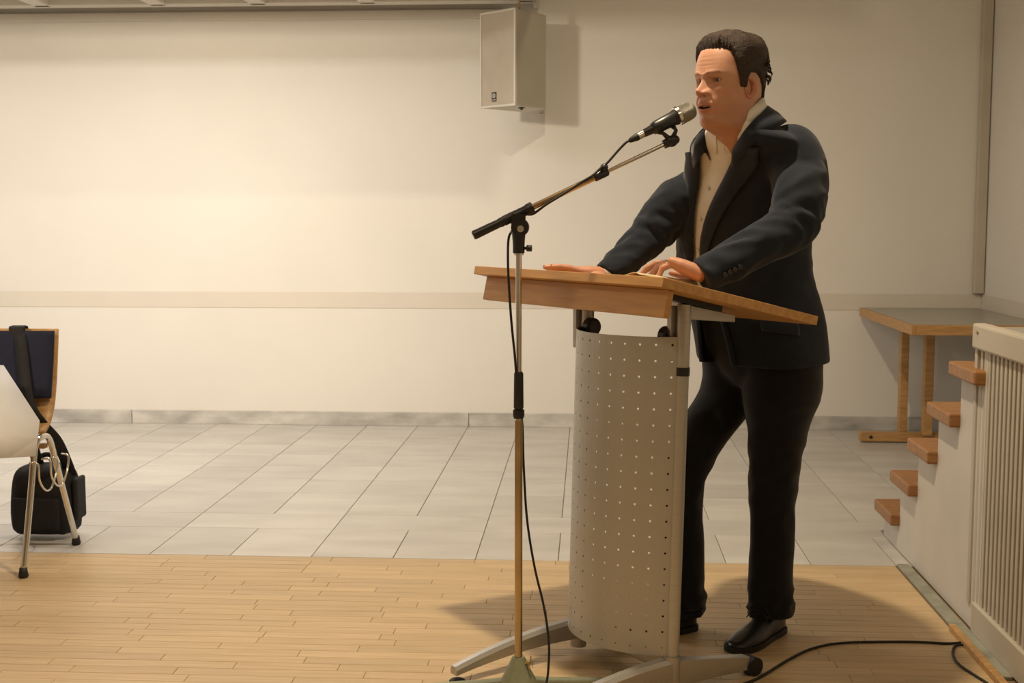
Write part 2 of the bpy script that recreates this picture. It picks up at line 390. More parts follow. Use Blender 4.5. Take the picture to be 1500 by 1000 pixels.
for i in range(20):
    a, b = 2*pi*i/20, 2*pi*(i+1)/20
    lg.add([FP(ax+.013*cos(a), bz+.006+.013*sin(a), .0092), FP(ax+.013*cos(b), bz+.006+.013*sin(b), .0092), FP(ax+.0085*cos(b), bz+.006+.0085*sin(b), .0092), FP(ax+.0085*cos(a), bz+.006+.0085*sin(a), .0092)], [(0, 1, 2, 3)])
lg.hexa([FP(ax-.0025, bz-.001, .0092), FP(ax+.0025, bz-.001, .0092), FP(ax+.0025, bz-.001, .0086), FP(ax-.0025, bz-.001, .0086)], [FP(ax-.0025, bz+.013, .0092), FP(ax+.0025, bz+.013, .0092), FP(ax+.0025, bz+.013, .0086), FP(ax-.0025, bz+.013, .0086)])
for i in range(5):
    x_ = ax-.013+i*.0062
    lg.add([FP(x_, bz-.020, .0092), FP(x_+.004, bz-.020, .0092), FP(x_+.004, bz-.014, .0092), FP(x_, bz-.014, .0092)], [(0, 1, 2, 3)])
lg.build('emblem', M['speakerbox'], gg, fix=False)
bk = MB(); bk.tube([(-.03, -.26, -.026), (-.03, -.26, -.018), (-.03, -.26, -.0175), (-.03, -.26, .0)], [.007, .007, .018, .018], 16); bk.build('bolt', M['badge'], sp)
bk = MB(); bk.box((.07, .12, -.020), (.03, .12, .012)); bk.build('bracket', M['speakerbox'], sp, bevel=.003)
tb2 = MB().box((-.04, -.30, .56), (.012, .05, .07)); tb2.build('top_bracket', M['brass'], sp, bevel=.002)

# ------------------------------------------------------------------ lectern
RG = Vector((.228, 3.351, 0)); U = Vector((-.598, .801, 0)); V = Vector((.801, .598, 0))
lc = empty('lectern', RG, atan2(U.y, U.x), label='beech topped lectern with perforated aluminium front panel before the speaking man', cat='lectern')
# local frame: x along the front edge, y towards the audience, z up
TI = .216; ct, stt = cos(TI), sin(TI)
def DP(a, d, h):      # a along the front edge from column, d back from the front edge along the slab, h below the top surface
    f = .14 - d*ct - (-h)*stt*0 + h*stt
    z = 1.130 - d*stt - h*ct
    return Vector((a, f, z))
def dbox(name, a0, a1, d0, d1, h0, h1, m, bevel=.002, parent=None):
    b = MB().hexa([DP(a0, d0, h1), DP(a1, d0, h1), DP(a1, d1, h1), DP(a0, d1, h1)], [DP(a0, d0, h0), DP(a1, d0, h0), DP(a1, d1, h0), DP(a0, d1, h0)])
    return b.build(name, m, parent or lc, bevel=bevel)
dbox('desktop', -.117, .768, 0, .558, 0, .025, M['beech'], .0015)
dbox('apron', -.100, .748, .036, .056, .0255, .096, M['beech'], .0015)
dbox('support_rail', -.02, .03, .08, .30, .0255, .040, M['black'], .001)
dbox('support_rail', .40, .44, .08, .30, .0255, .040, M['black'], .001)
for a_ in (0., .42):
    MB().tube([(a_, 0, .035), (a_, -.030, 1.050)], .0185, 24).build('column', M['alu'], lc, smooth=True, auto=40)
    MB().tube([(a_, -.0255, .862), (a_, -.0261, .885)], .0196, 24).build('collar', M['black'], lc, smooth=True, auto=40)
    s_ = 1
    b = MB().hexa([(a_+.018, .000, .9), (a_+.034, .000, .9), (a_+.034, -.045, .9), (a_+.018, -.045, .9)], [(a_+.018, .0, 1.045), (a_+.034, .0, 1.045), (a_+.034, -.05, 1.045), (a_+.018, -.05, 1.045)])
    b.build('inner_plate', M['alu'], lc, bevel=.001)
    arm = MB().hexa([(a_-.012, -.02, 1.012), (a_+.016, -.02, 1.012), (a_+.016, -.20, .996), (a_-.012, -.20, .996)], [(a_-.012, -.02, 1.052), (a_+.016, -.02, 1.052), (a_+.016, -.20, 1.016), (a_-.012, -.20, 1.016)])
    arm.build('bracket_arm', M['alu'], lc, bevel=.002)
    kb = MB(); sx = 1 if a_ < .2 else -1
    kb.tube([(a_+.03*sx, -.01, .965), (a_+.055*sx, -.01, .965), (a_+.06*sx, -.01, .965)], [.026, .026, .020], 16); kb.box((a_+.035*sx, -.01, .935), (.03, .045, .06))
    kb.build('clamp_knob', M['black'], lc, bevel=.003)
# perforated curved panel
def arc(sv):      # sv 0..1 along the arc
    c_, b_ = .43, .120; R_ = (c_*c_/4+b_*b_)/(2*b_); half = math.asin(c_/2/R_)
    th = -half+2*half*sv
    return Vector((.212+R_*sin(th), .012+R_*cos(th)-(R_-b_), 0)), R_*2*half
NC, NR = 12, 20; zb0, zb1 = .112, .965
pan = MB(); nh = 8
for i in range(NC):
    for j in range(NR):
        s0, s1 = i/NC, (i+1)/NC; t0, t1 = zb0+(zb1-zb0)*j/NR, zb0+(zb1-zb0)*(j+1)/NR
        cs, ctz = (s0+s1)/2, (t0+t1)/2
        def PP(s_, z_):
            p, _ = arc(s_); return Vector((p.x, p.y-.030*z_, z_))
        ln = arc(0)[1]
        outer = []; inner = []
        for q in range(nh*2):
            a = 2*pi*q/(nh*2)+pi/4
            cx, cz = cos(a), sin(a); m_ = max(abs(cx), abs(cz))
            outer.append(PP(cs+cx/m_*(s1-s0)/2, ctz+cz/m_*(t1-t0)/2))
            inner.append(PP(cs+cx*.0031/ln, ctz+cz*.0031))
        n2 = nh*2
        pan.add(outer+inner, [(q, (q+1) % n2, (q+1) % n2+n2, q+n2) for q in range(n2)])
import bmesh
po = pan.build('perforated_panel', M['panel'], lc, smooth=True, fix=False)
bm = bmesh.new(); bm.from_mesh(po.data); bmesh.ops.remove_doubles(bm, verts=bm.verts, dist=1e-5); bmesh.ops.recalc_face_normals(bm, faces=bm.faces); bm.to_mesh(po.data); bm.free()
po.data.polygons.foreach_set('use_smooth', [False]*len(po.data.polygons))
q = po.modifiers.new('solid', 'SOLIDIFY'); q.thickness = .0016; q.offset = 0
# feet
for a_, splay in ((0., .0), (.42, -.02)):
    prof = []
    N = 16
    ft = MB(); rings = []
    for i in range(N+1):
        t = i/N; f = .012+.428*t
        top = .105 - .008*t - .050*t*t; bot = .055*(1-t)**.6*0 + (.040+.030*sin(pi*min(1, t*1.15))*(1-t*.35)) * (1 if t < .98 else 1)
        bot = min(bot, top-.022+.0)
        bot = top-(.058-.034*t)
        hw = .022-.006*t; x_ = a_+splay*t
        rings.append([Vector((x_-hw, f, bot)), Vector((x_+hw, f, bot)), Vector((x_+hw, f, top-.010)), Vector((x_+hw*.55, f, top)), Vector((x_-hw*.55, f, top)), Vector((x_-hw, f, top-.010))])
    ft.loft(rings); ft.build('front_foot', M['alu'], lc, smooth=True, auto=35)
    MB().tube([(a_+splay, .428, .0005), (a_+splay, .428, .004), (a_+splay, .428, .008), (a_+splay, .428, .011)], [.021, .023, .018, .008], 18).build('foot_pad', M['rubber'], lc, smooth=True)
    rings = []
    for i in range(9):
        t = i/8; f = -.012-.262*t; top = .098-.040*t; bot = .028-.008*t; hw = .019-.003*t
        rings.append([Vector((a_-hw, f, bot)), Vector((a_+hw, f, bot)), Vector((a_+hw, f, top)), Vector((a_-hw, f, top))])
    MB().loft(rings).build('rear_foot', M['alu'], lc, bevel=.003)
    MB().tube([(a_-.022, -.292, .0265), (a_+.022, -.292, .0265)], .026, 20).build('castor', M['rubber'], lc, smooth=True, auto=40)
    MB().tube([(a_, 0, .018), (a_, 0, .110)], .024, 24).build('foot_socket', M['alu'], lc, smooth=True, auto=40)
MB().hexa([(0, -.02, .045), (.42, -.02, .045), (.42, -.05, .045), (0, -.05, .045)], [(0, -.02, .095), (.42, -.02, .095), (.42, -.05, .095), (0, -.05, .095)]).build('cross_bar', M['alu'], lc, bevel=.003)

# sheet of paper lying on the desk
def desk(a, v, h=0.):       # point on the desk surface: a along u from column, v metres back from the front edge
    l = DP(a, v, -h); return RG + U*l.x - V*l.y + Vector((0, 0, l.z))
pp = MB(); NP = 14
def paper(i, j, off):
    s_, t_ = i/NP, j/NP
    a = .045+.20*s_; v = .055+.20*t_
    lift = .001+.034*max(0, 1-abs(s_-.12)/.4)**1.5*(.5+.5*t_) + off
    return desk(a, v, lift)
for off, sx in ((0, 0),):
    pp.add([paper(i, j, off) for i in range(NP+1) for j in range(NP+1)], [(i*(NP+1)+j, (i+1)*(NP+1)+j, (i+1)*(NP+1)+j+1, i*(NP+1)+j+1) for i in range(NP) for j in range(NP)])
o = pp.build('paper_sheet', M['paper'], smooth=True, solid=.0012); tag(o, 'cream paper sheet curling up under the near hand on the lectern', 'paper')

# ------------------------------------------------------------------ microphone stand
MX, MY = -.1825, 3.365
ms = empty('microphone_stand', (MX, MY, 0), label='chrome boom microphone stand with green cast base in front of the lectern', cat='microphone stand')
def W2(o): o.location = -Vector(ms.location); return o
W2(MB().tube([(MX, MY, .075), (MX+.0, MY, .74)], .0105, 20).build('lower_pole', M['brass'], ms, smooth=True, auto=40))
W2(MB().tube([(MX, MY, .74), (MX, MY, 1.20)], .0078, 20).build('upper_pole', M['chrome'], ms, smooth=True, auto=40))
W2(MB().tube([(MX, MY, .745), (MX, MY, .752), (MX, MY, .755), (MX, MY, .768), (MX, MY, .769), (MX, MY, .775), (MX, MY, .865), (MX, MY, .870)],
             [.013, .0155, .0155, .0155, .011, .0135, .0125, .010], 20).build('height_clutch', M['black'], ms, smooth=True, auto=40))
W2(MB().tube([(MX, MY, z) for z in (.012, .016, .05, .085, .093)], [.058, .056, .037, .021, .017], 24).build('base_hub', M['greencast'], ms, smooth=True, auto=50))
for k_, (dx, dy) in enumerate([(-1, -.10), (.93, .20), (.1, -1.)]):
    d = Vector((dx, dy, 0)).normalized(); n_ = Vector((-d.y, d.x, 0)); r_ = []
    for t, hw, h in ((.02, .024, .034), (.08, .020, .028), (.20, .017, .022), (.235, .016, .020)):
        p = Vector((MX, MY, 0))+d*t
        r_.append([p-n_*hw+Vector((0, 0, .006)), p+n_*hw+Vector((0, 0, .006)), p+n_*hw*.8+Vector((0, 0, h)), p-n_*hw*.8+Vector((0, 0, h))])
    W2(MB().loft(r_).build('leg', M['greencast'], ms, bevel=.004))
    p = Vector((MX, MY, 0))+d*.222
    W2(MB().cyl(p+Vector((0, 0, .0)), p+Vector((0, 0, .010)), .016).build('foot_pad', M['rubber'], ms, smooth=True, auto=40))
wn = MB(); wn.cyl((MX+.016, MY-.012, .080), (MX+.034, MY-.018, .084), .004); wn.box((MX+.034, MY-.018, .094), (.004, .012, .016)); wn.box((MX+.030, MY-.018, .074), (.004, .012, .014))
W2(wn.build('wing_nut', M['brass'], ms, bevel=.001))
# boom
B0 = at(693, 345, 3.350); PV = at(757, 321, 3.365); B1 = at(978, 209, 3.455)
PV = B0+(B1-B0)*((PV-B0).dot(B1-B0)/(B1-B0).length_squared)
bd_ = (B1-B0).normalized()
def along(px): 
    t = (px-693)/(978-693); return B0+(B1-B0)*t
W2(MB().tube([along(735), along(887)], .0080, 18).build('boom_tube', M['brass'], ms, smooth=True, auto=40))
W2(MB().tube([along(870), along(978)], .0052, 16).build('boom_rod', M['chrome'], ms, smooth=True, auto=40))
W2(MB().tube([along(693), along(695), along(731), along(733), along(738)], [.0105, .0125, .0115, .013, .012], 18).build('counterweight', M['black'], ms, smooth=True, auto=50))
W2(MB().tube([along(736), along(737), along(770), along(771), along(779), along(780)], [.011, .0135, .0135, .0155, .0155, .011], 18).build('boom_clamp', M['black'], ms, smooth=True, auto=50))
W2(MB().tube([along(869), along(870), along(888), along(890)], [.009, .0115, .0115, .007], 18).build('rod_clutch', M['black'], ms, smooth=True, auto=50))
hd = MB(); hz = PV.z
hd.tube([(MX, MY, 1.183), (MX, MY, 1.200), (MX, MY, 1.213), (MX, MY, hz-.012)], [.0155, .0155, .016, .021], 18)
hd.tube([(MX+.004, MY-.020, hz-.030), (MX+.004, MY+.016, hz-.030)], .0235, 20)
hd.box((MX, MY-.002, hz-.012), (.036, .030, .034))
W2(hd.build('swivel_head', M['black'], ms, smooth=True, auto=40))
W2(MB().tube([(MX+.006, MY-.026, hz-.034), (MX+.006, MY-.020, hz-.034)], .0088, 16).build('bolt', M['chrome'], ms, smooth=True, auto=40))
W2(MB().tube([(MX+.014, MY, 1.196), (MX+.020, MY, 1.196), (MX+.022, MY-.002, 1.196), (MX+.034, MY-.004, 1.196)], [.004, .004, .0085, .0085], 12).build('thumb_screw', M['black'], ms, smooth=True, auto=40))
W2(MB().tube([(MX, MY, 1.178), (MX, MY, 1.184)], .0125, 18).build('collar_ring', M['chrome'], ms, smooth=True, auto=40))
cc = MB(); cc.ball(along(884)+Vector((0, -.004, .014)), .011); W2(cc.build('cable_clip', M['black'], ms, smooth=True))

# microphone (held in the clip)
m0 = at(942, 196, 3.440); m1 = at(1005, 164, 3.470); md = (m1-m0).normalized()
mc = empty('microphone', m0, label='black handheld microphone with silver wire grille clipped to the boom', cat='microphone')
def MP(t): return md*t
def Mb(b, n, m, **k): o = b.build(n, m, mc, smooth=True, **k); return o
ml = (m1-m0).length
Mb(MB().tube([MP(0), MP(.002), MP(ml*.60), MP(ml*.78)], [.0085, .0105, .0155, .0225], 24), 'body', M['black'], auto=50)
Mb(MB().tube([MP(ml*.77), MP(ml*.78), MP(ml*.84), MP(ml*.85)], [.0225, .0262, .0262, .024], 24), 'ring', M['chrome'], auto=40)
hb = [MP(ml*.84+.046*(1-cos(a))/2*1.0) for a in [pi*i/12 for i in range(13)]]
hr = [.0258*(1 if a < pi*.45 else sqrt(max(.0001, 1-((a/pi-.45)/.55)**2.2))) for a in [pi*i/12 for i in range(13)]]
Mb(MB().tube(hb, hr, 26), 'grille', M['silver'])
Mb(MB().tube([MP(-.016), MP(0.001)], [.0098, .0098], 20), 'connector', M['chrome'], auto=40)
Mb(MB().tube([MP(-.044), MP(-.040), MP(-.018), MP(-.015)], [.0035, .0065, .0105, .0098], 20), 'cable_boot', M['rubber'], auto=60)
# clip belongs to the stand
cl = MB(); cl.tube([m0+MP(ml*.22), m0+MP(ml*.30), m0+MP(ml*.70), m0+MP(ml*.72)], [.0155, .0175, .0195, .0175], 22)
cb = B1+Vector((.010, 0, .004))
for t in (.36, .66):
    p = m0+MP(ml*t); cl.tube([p+Vector((0, 0, -.014)), p.lerp(cb, .5)+Vector((-.004 if t < .5 else .012, 0, 0)), cb], [.008, .0052, .009], 10)
cl.tube([B1-bd_*.012, B1+bd_*.004], .012, 16); cl.ball(cb, .0155, sc=(1.1, .8, 1)); cl.ball(cb+Vector((.010, 0, .004)), .012)
W2(cl.build('microphone_clip', M['black'], ms, smooth=True))

# cables
def cable(name, pts, r, lab, n=90):
    P_ = catmull([tuple(p) for p in pts], n); o = MB().tube(P_, r, 10).build(name, M['rubber'], smooth=True); return tag(o, lab, 'cable')
mcb = [m0+MP(-.040), m0+MP(-.052), at(905, 221, 3.425), at(890, 238, 3.415), at(880, 246, 3.408), at(868, 257, 3.400)]
mcb += [along(850)+Vector((0, -.011, .004)), along(825)+Vector((0, -.012, -.004)), along(800)+Vector((0, -.011, -.010)), along(780)+Vector((0, .002, -.018)), along(765)+Vector((0, .022, -.010)),
        at(750, 338, 3.39), at(745, 350, 3.375), at(744, 375, 3.365), at(745, 410, 3.36), at(749, 470, 3.355), at(754, 520, 3.353), at(757, 560, 3.359), Vector((MX-.002, MY+.022, .78)),
        at(765, 620, 3.385), at(767, 680, 3.39), at(772, 760, 3.385), at(783, 830, 3.375), at(796, 885, 3.365), at(803, 930, 3.355), at(804, 965, 3.345), gr(799, 1004, .030), gr(780, 1025, .005), gr(740, 1050, .005), gr(650, 1080, .005)]
cable('microphone_cable', mcb, .0033, 'black microphone cable running down the stand pole to the floor', 220)
fc = [gr(1085, 1003, .004), gr(1112, 992, .004), gr(1160, 963, .004), gr(1195, 948, .004), gr(1240, 941, .004), gr(1330, 939.5, .004), gr(1385, 942, .004), gr(1409, 941, .006), gr(1411, 944, .006), gr(1399, 946, .005), gr(1396, 958, .004), gr(1405, 973, .004), gr(1430, 990, .004), gr(1450, 1003, .004), gr(1500, 1040, .004)]
cable('floor_cable', fc, .0038, 'black cable lying on the parquet from lectern to radiator cover', 120)

# ------------------------------------------------------------------ chair, bag, table at the left
ch = empty('upholstered_chair', (-2.27, 4.6, 0), label='blue upholstered wooden chair with chrome legs at the left edge', cat='chair')
def W3(o): o.location = -Vector(ch.location); return o
for sx, name in ((-2.005, 'leg_frame'), (-2.53, 'leg_frame')):
    s_ = 1 if sx > -2.2 else -1
    pts = []
    f0 = Vector((sx+.005*s_, 4.345, .02)); r0 = Vector((sx+.01*s_, 4.805, .02)); ap = Vector((sx, 4.545, .465))
    pts = [f0, f0.lerp(Vector((sx, 4.49, .435)), .5), Vector((sx, 4.475, .405)), Vector((sx, 4.490, .445)), Vector((sx, 4.52, .468)), ap+Vector((0, .02, .006)), Vector((sx, 4.60, .462)), Vector((sx, 4.625, .435)), Vector((sx, 4.645, .395)), r0.lerp(Vector((sx, 4.645, .395)), .5), r0]
    W3(MB().tube(catmull([tuple(p) for p in pts], 60), .0115, 14).build('leg_frame', M['chrome'], ch, smooth=True))
    for p in (f0, r0):
        W3(MB().tube([(p.x, p.y, .0), (p.x, p.y, .006), (p.x, p.y, .022), (p.x, p.y, .036)], [.014, .018, .015, .013], 14).build('foot_cap', M['rubber'], ch, smooth=True))
# seat shell and backrest shell
bk = []; 
def shell(name, pr_, x0, x1, th, m, corner=.03):
    mb_ = MB(); n = len(pr_); vs = []
    NX = 12
    for (yy, zz) in pr_:
        for i in range(NX+1):
            t = i/NX; x = x0+(x1-x0)*t
            vs.append(Vector((x, yy+.018*(2*t-1)**2*-1*0, zz)))
    fs = [(a*(NX+1)+i, a*(NX+1)+i+1, (a+1)*(NX+1)+i+1, (a+1)*(NX+1)+i) for a in range(n-1) for i in range(NX)]
    return W3(mb_.add(vs, fs).build(name, m, ch, smooth=True, solid=th, bevel=0))
back = catmull([(4.645, .47), (4.70, .505), (4.745, .58), (4.775, .70), (4.80, .848)], 16)
shell('backrest', back, -2.50, -2.035, .012, M['beech2'])
bp_ = catmull([(4.735, .590), (4.752, .66), (4.770, .74), (4.787, .843)], 12)
pd = MB(); rg = []
NX = 14
for (yy, zz) in bp_:
    rg.append([Vector((-2.495+(2.495-2.040)*i/NX, yy-.012-.012*(1-(2*i/NX-1)**4), zz)) for i in range(NX+1)])
pd.loft(rg, closed=False); W3(pd.build('back_cushion', M['blue'], ch, smooth=True, solid=.014))
W3(MB().box((-2.275, 4.50, .462), (.42, .012, .0)).build('seat_rail', M['beech2'], ch)) if False else None
st_ = MB(); 
seatp = catmull([(4.27, .425), (4.29, .448), (4.36, .462), (4.50, .455), (4.62, .462), (4.66, .49)], 16)
shell('seat', seatp, -2.50, -2.06, .012, M['beech2'])
sc_ = MB(); rg = []
for (yy, zz) in catmull([(4.275, .440), (4.30, .468), (4.40, .482), (4.60, .478)], 12):
    rg.append([Vector((-2.47+(2.47-2.17)*i/NX, yy, zz+.010*(1-(2*i/NX-1)**4))) for i in range(NX+1)])
sc_.loft(rg, closed=False); W3(sc_.build('seat_cushion', M['blue'], ch, smooth=True, solid=.016))
W3(box('cross_rail', (-2.27, 4.50, .425), (.50, .03, .018), M['beech2'], ch, .003)); W3(box('cross_rail', (-2.27, 4.62, .425), (.50, .03, .018), M['beech2'], ch, .003))
for yy, xx in ((4.44, -1.985), (4.52, -1.975)):
    pts = [(xx-.02, yy-.005, .395), (xx+.01, yy, .39), (xx+.012, yy+.005, .33), (xx+.014, yy+.05, .285), (xx+.014, yy+.10, .285), (xx+.012, yy+.15, .33), (xx+.010, yy+.165, .375), (xx-.015, yy+.16, .385)]
    W3(MB().tube(catmull(pts, 40), .0038, 8).build('row_connector', M['chrome'], ch, smooth=True))

# camera bag hanging on the chair back
bg = empty('shoulder_bag', (-2.16, 4.92, .05), label='black nylon shoulder bag hanging by its strap from the blue chair', cat='bag')
def W4(o): o.location = -Vector(bg.location); return o
rg = []
for k_, (z, hx, hy) in enumerate([(.018, .105, .06), (.026, .126, .078), (.10, .130, .085), (.20, .124, .082), (.26, .114, .075), (.285, .096, .055), (.30, .056, .03)]):
    ring = []
    for i in range(28):
        a = 2*pi*i/28; ca, sa = cos(a), sin(a)
        ring.append(Vector((-2.163+hx*(abs(ca)**.45)*(1 if ca > 0 else -1)+.008*noise.noise(Vector((ca*2, sa*2, z*14))), 4.93+hy*(abs(sa)**.45)*(1 if sa > 0 else -1), z+.006*noise.noise(Vector((ca*3, sa*3, 5))))))
    rg.append(ring)
W4(MB().loft(rg).build('body', M['bag'], bg, smooth=True, sub=1))
W4(MB().box((-2.028, 4.93, .16), (.022, .10, .17)).build('side_pocket', M['bag'], bg, bevel=.012))
W4(MB().box((-2.17, 4.845, .11), (.19, .025, .13)).build('front_pocket', M['bag'], bg, bevel=.012))
W4(MB().tube(catmull([(-2.20, 4.93, .29), (-2.18, 4.93, .325), (-2.14, 4.93, .33), (-2.12, 4.93, .29)], 16), .010, 8, flat=.5).build('carry_handle', M['bag'], bg, smooth=True))
strap = [(-2.19, 4.93, .29), (-2.185, 4.85, .42), (-2.19, 4.815, .58), (-2.19, 4.815, .72), (-2.185, 4.818, .84), (-2.185, 4.80, .858), (-2.182, 4.775, .856), (-2.165, 4.752, .82), (-2.150, 4.732, .74), (-2.135, 4.712, .66), (-2.118, 4.690, .60), (-2.095, 4.672, .555), (-2.065, 4.69, .50), (-2.05, 4.78, .42), (-2.06, 4.90, .30), (-2.06, 4.93, .25)]
sp_ = catmull(strap, 90); mb_ = MB(); rg = []
for i, p in enumerate(sp_):
    hw = .024; rg.append([Vector((p[0]-hw, p[1], p[2])), Vector((p[0]+hw, p[1], p[2]))])
mb_.loft(rg, closed=False); W4(mb_.build('strap', M['bag'], bg, smooth=True, solid=.004))
W4(MB().box((-2.182, 4.765, .822), (.062, .022, .08)).build('shoulder_pad', M['bag'], bg, bevel=.008))

# table and cloth at the left edge
tt = empty('dining_table', (-3.0, 3.7, 0), label='table under the white cloth cut off by the left edge', cat='table')
def W5(o): o.location = -Vector(tt.location); return o
TX, TY = -2.125, 4.50
W5(box('tabletop', (TX-.70, TY-.65, .725), (1.38, 1.28, .024), M['beech2'], tt, .003))
for px_, py_ in ((TX-.1, TY-.1), (TX-.1, TY-1.2), (TX-1.3, TY-.1), (TX-1.3, TY-1.2)):
    W5(MB().cyl((px_, py_, 0), (px_, py_, .712), .018).build('leg', M['chrome'], tt, smooth=True, auto=40))
q = lambda x, y, Y: at(x, y, Y)
cl = MB(); zt = .7405
top = [Vector((TX-1.42, TY-1.32, zt)), Vector((TX+.006, TY-1.32, zt)), Vector((TX+.006, TY+.006, zt)), Vector((TX-1.42, TY+.006, zt))]
cl.add(top, [(0, 1, 2, 3)])
T0 = top[2]; T1 = top[1]; T3 = top[3]
Rg = at(58, 616, 4.30); Hh = at(52, 668, 4.27); Rg2 = at(61, 641, 4.285)
NS = 10
side = []
for i in range(NS+1):
    t = i/NS; tpt = T0.lerp(T1, t)
    low_ = Hh.lerp(Vector((TX+.02, 3.9, .50)), min(1, t*2.6)) if t < .385 else Vector((TX+.02+.012*sin(t*30), TY-1.32*t, .50))
    mid = (tpt.lerp(low_, .5)+Vector((.012*(1-t), 0, 0))) if i else Rg
    if i == 0: mid = Rg
    side.append([tpt, tpt.lerp(mid, .5), mid, mid.lerp(low_, .5), low_])
cl.loft(side, closed=False)
Bk = Vector((TX-.35, TY+.03, .50)); bkr = []
for i in range(NS+1):
    t = i/NS; tpt = T0.lerp(T3, t); low_ = Hh.lerp(Bk, min(1, t*3)) if t < .334 else Vector((TX-1.42*t+.0, TY+.03, .50))
    mid = Rg if i == 0 else tpt.lerp(low_, .5)
    bkr.append([tpt, tpt.lerp(mid, .5), mid, mid.lerp(low_, .5), low_])
cl.loft(bkr, closed=False)
o = cl.build('tablecloth', M['cloth'], smooth=True, solid=.0015); tag(o, 'white tablecloth corner hanging over the chair at the left edge', 'tablecloth')
# ------------------------------------------------------------------ the speaking man
F = Vector((-.80, -.60, 0)); LT = Vector((.60, -.80, 0)); ZZ = Vector((0, 0, 1))
man = empty('person', (.47, 3.88, 0), label='man in dark suit and open white shirt leaning on the lectern, speaking', cat='person')
MO = Vector(man.location)
def wp(o): o.location = -MO; return o
AX = []
for z, px, Y in [(.78, 1121, 3.99), (.95, 1110, 4.0), (1.10, 1092, 3.98), (1.25, 1090, 3.91), (1.38, 1096, 3.81), (1.44, 1093, 3.735), (1.48, 1085, 3.672), (1.52, 1079, 3.635), (1.56, 1076, 3.618), (1.60, 1074, 3.612)]:
    AX.append((z, at(px, 400, Y).x, Y))
AB = [(.78, .215, .165, .155), (.86, .222, .170, .160), (.98, .226, .172, .160), (1.10, .224, .175, .155), (1.22, .222, .172, .150), (1.33, .218, .155, .145), (1.41, .210, .128, .132), (1.455, .200, .104, .118), (1.49, .180, .088, .104), (1.515, .135, .079, .093), (1.54, .090, .074, .084), (1.565, .078, .072, .078), (1.60, .074, .070, .074)]
def lerpt(T, z):
    if z <= T[0][0]: return T[0][1:]
    for a, b in zip(T, T[1:]):
        if z <= b[0]:
            t = (z-a[0])/(b[0]-a[0]); return tuple(p+(q-p)*t for p, q in zip(a[1:], b[1:]))
    return T[-1][1:]
AXs = [(r[0], r[1], r[2]) for r in catmull(AX, 60)]; ABs = catmull(AB, 80)
def J(z, ph, off=0., dz=0.):
    cx, cy = lerpt(AXs, z); a, bf, bb = lerpt(ABs, z)
    c, s = cos(ph), sin(ph); n = 2/2.35
    b = bf if c > 0 else bb
    x = (b+off)*abs(c)**n*(1 if c > 0 else -1); y = (a+off)*abs(s)**n*(1 if s > 0 else -1)
    return Vector((cx, cy, z+dz)) + F*x + LT*y
def smooth01(t): t = max(0, min(1, t)); return t*t*(3-2*t)

# joints
cS = Vector((*lerpt(AXs, 1.43), 1.43))
shN = cS + LT*.186 + Vector((0, 0, .022)); shF = cS - LT*.160 - Vector((0, 0, .006))
elN = at(1166, 330, 3.50); elF = at(953, 343, 3.90)
wrN = desk(.006, .236, .044); wrF = desk(.455, .265, .034)
def sleeve_path(sh, el, wr, side):
    return [tuple(sh + LT*(-.075*side) + Vector((0, 0, .010))), tuple(sh + LT*(-.02*side)+Vector((0, 0, .006))), tuple(sh+LT*(.012*side)+Vector((0, 0, -.06))), tuple(sh.lerp(el, .55)+LT*(.012*side)), tuple(el.lerp(sh, .12)), tuple(el.lerp(wr, .12)), tuple(el.lerp(wr, .5)), tuple(el.lerp(wr, 1.02 if side > 0 else 1.05))]
def sleeve(path, radii, seed, n=40, k=90):
    P_ = [Vector(p) for p in catmull(path, k)]; R_ = [r[0] for r in catmull([(r,) for r in radii], k)]
    rings = []; nrm = Vector((0, 0, 1))
    for i in range(k):
        T = (P_[min(i+1, k-1)]-P_[max(i-1, 0)]).normalized()
        nrm = (nrm - T*nrm.dot(T))
        nrm = nrm.normalized() if nrm.length > 1e-4 else Vector((1, 0, 0)); bn = T.cross(nrm)
        t = i/(k-1); amp = .0045*smooth01((t-.15)/.2) + .0065*exp(-((t-.62)/.10)**2) + .003*exp(-((t-.9)/.06)**2)
        ring = []
        for j in range(n):
            a = 2*pi*j/n
            nz = noise.noise(Vector((t*17+1.2*sin(a+seed), cos(a)*.9+seed, sin(a)*.9)))
            nz = nz*1.4
            ridge = 1-abs(nz)*2.2
            r = R_[i] + amp*ridge
            ring.append(P_[i]+nrm*(cos(a)*r)+bn*(sin(a)*r))
        rings.append(ring)
    return rings

def remesh(mb_, name, m, parent, vox, smooth_it=4, fac=.5):
    o = mb_.build(name, m, parent)
    q = o.modifiers.new('r', 'REMESH'); q.mode = 'VOXEL'; q.voxel_size = vox; q.use_smooth_shade = True
    if smooth_it:
        q = o.modifiers.new('s', 'SMOOTH'); q.factor = fac; q.iterations = smooth_it
    dg = bpy.context.evaluated_depsgraph_get(); me = bpy.data.meshes.new_from_object(o.evaluated_get(dg))
    old = o.data; o.modifiers.clear(); o.data = me; bpy.data.meshes.remove(old)
    if not me.materials: me.materials.append(m)
    me.polygons.foreach_set('use_smooth', [True]*len(me.polygons))
    return o

neckc = lambda z: Vector((*lerpt(AXs, z), z))
def NK(ph, r, z):
    c, s = cos(ph), sin(ph); return neckc(z)+F*(c*r*1.02)+LT*(s*r)
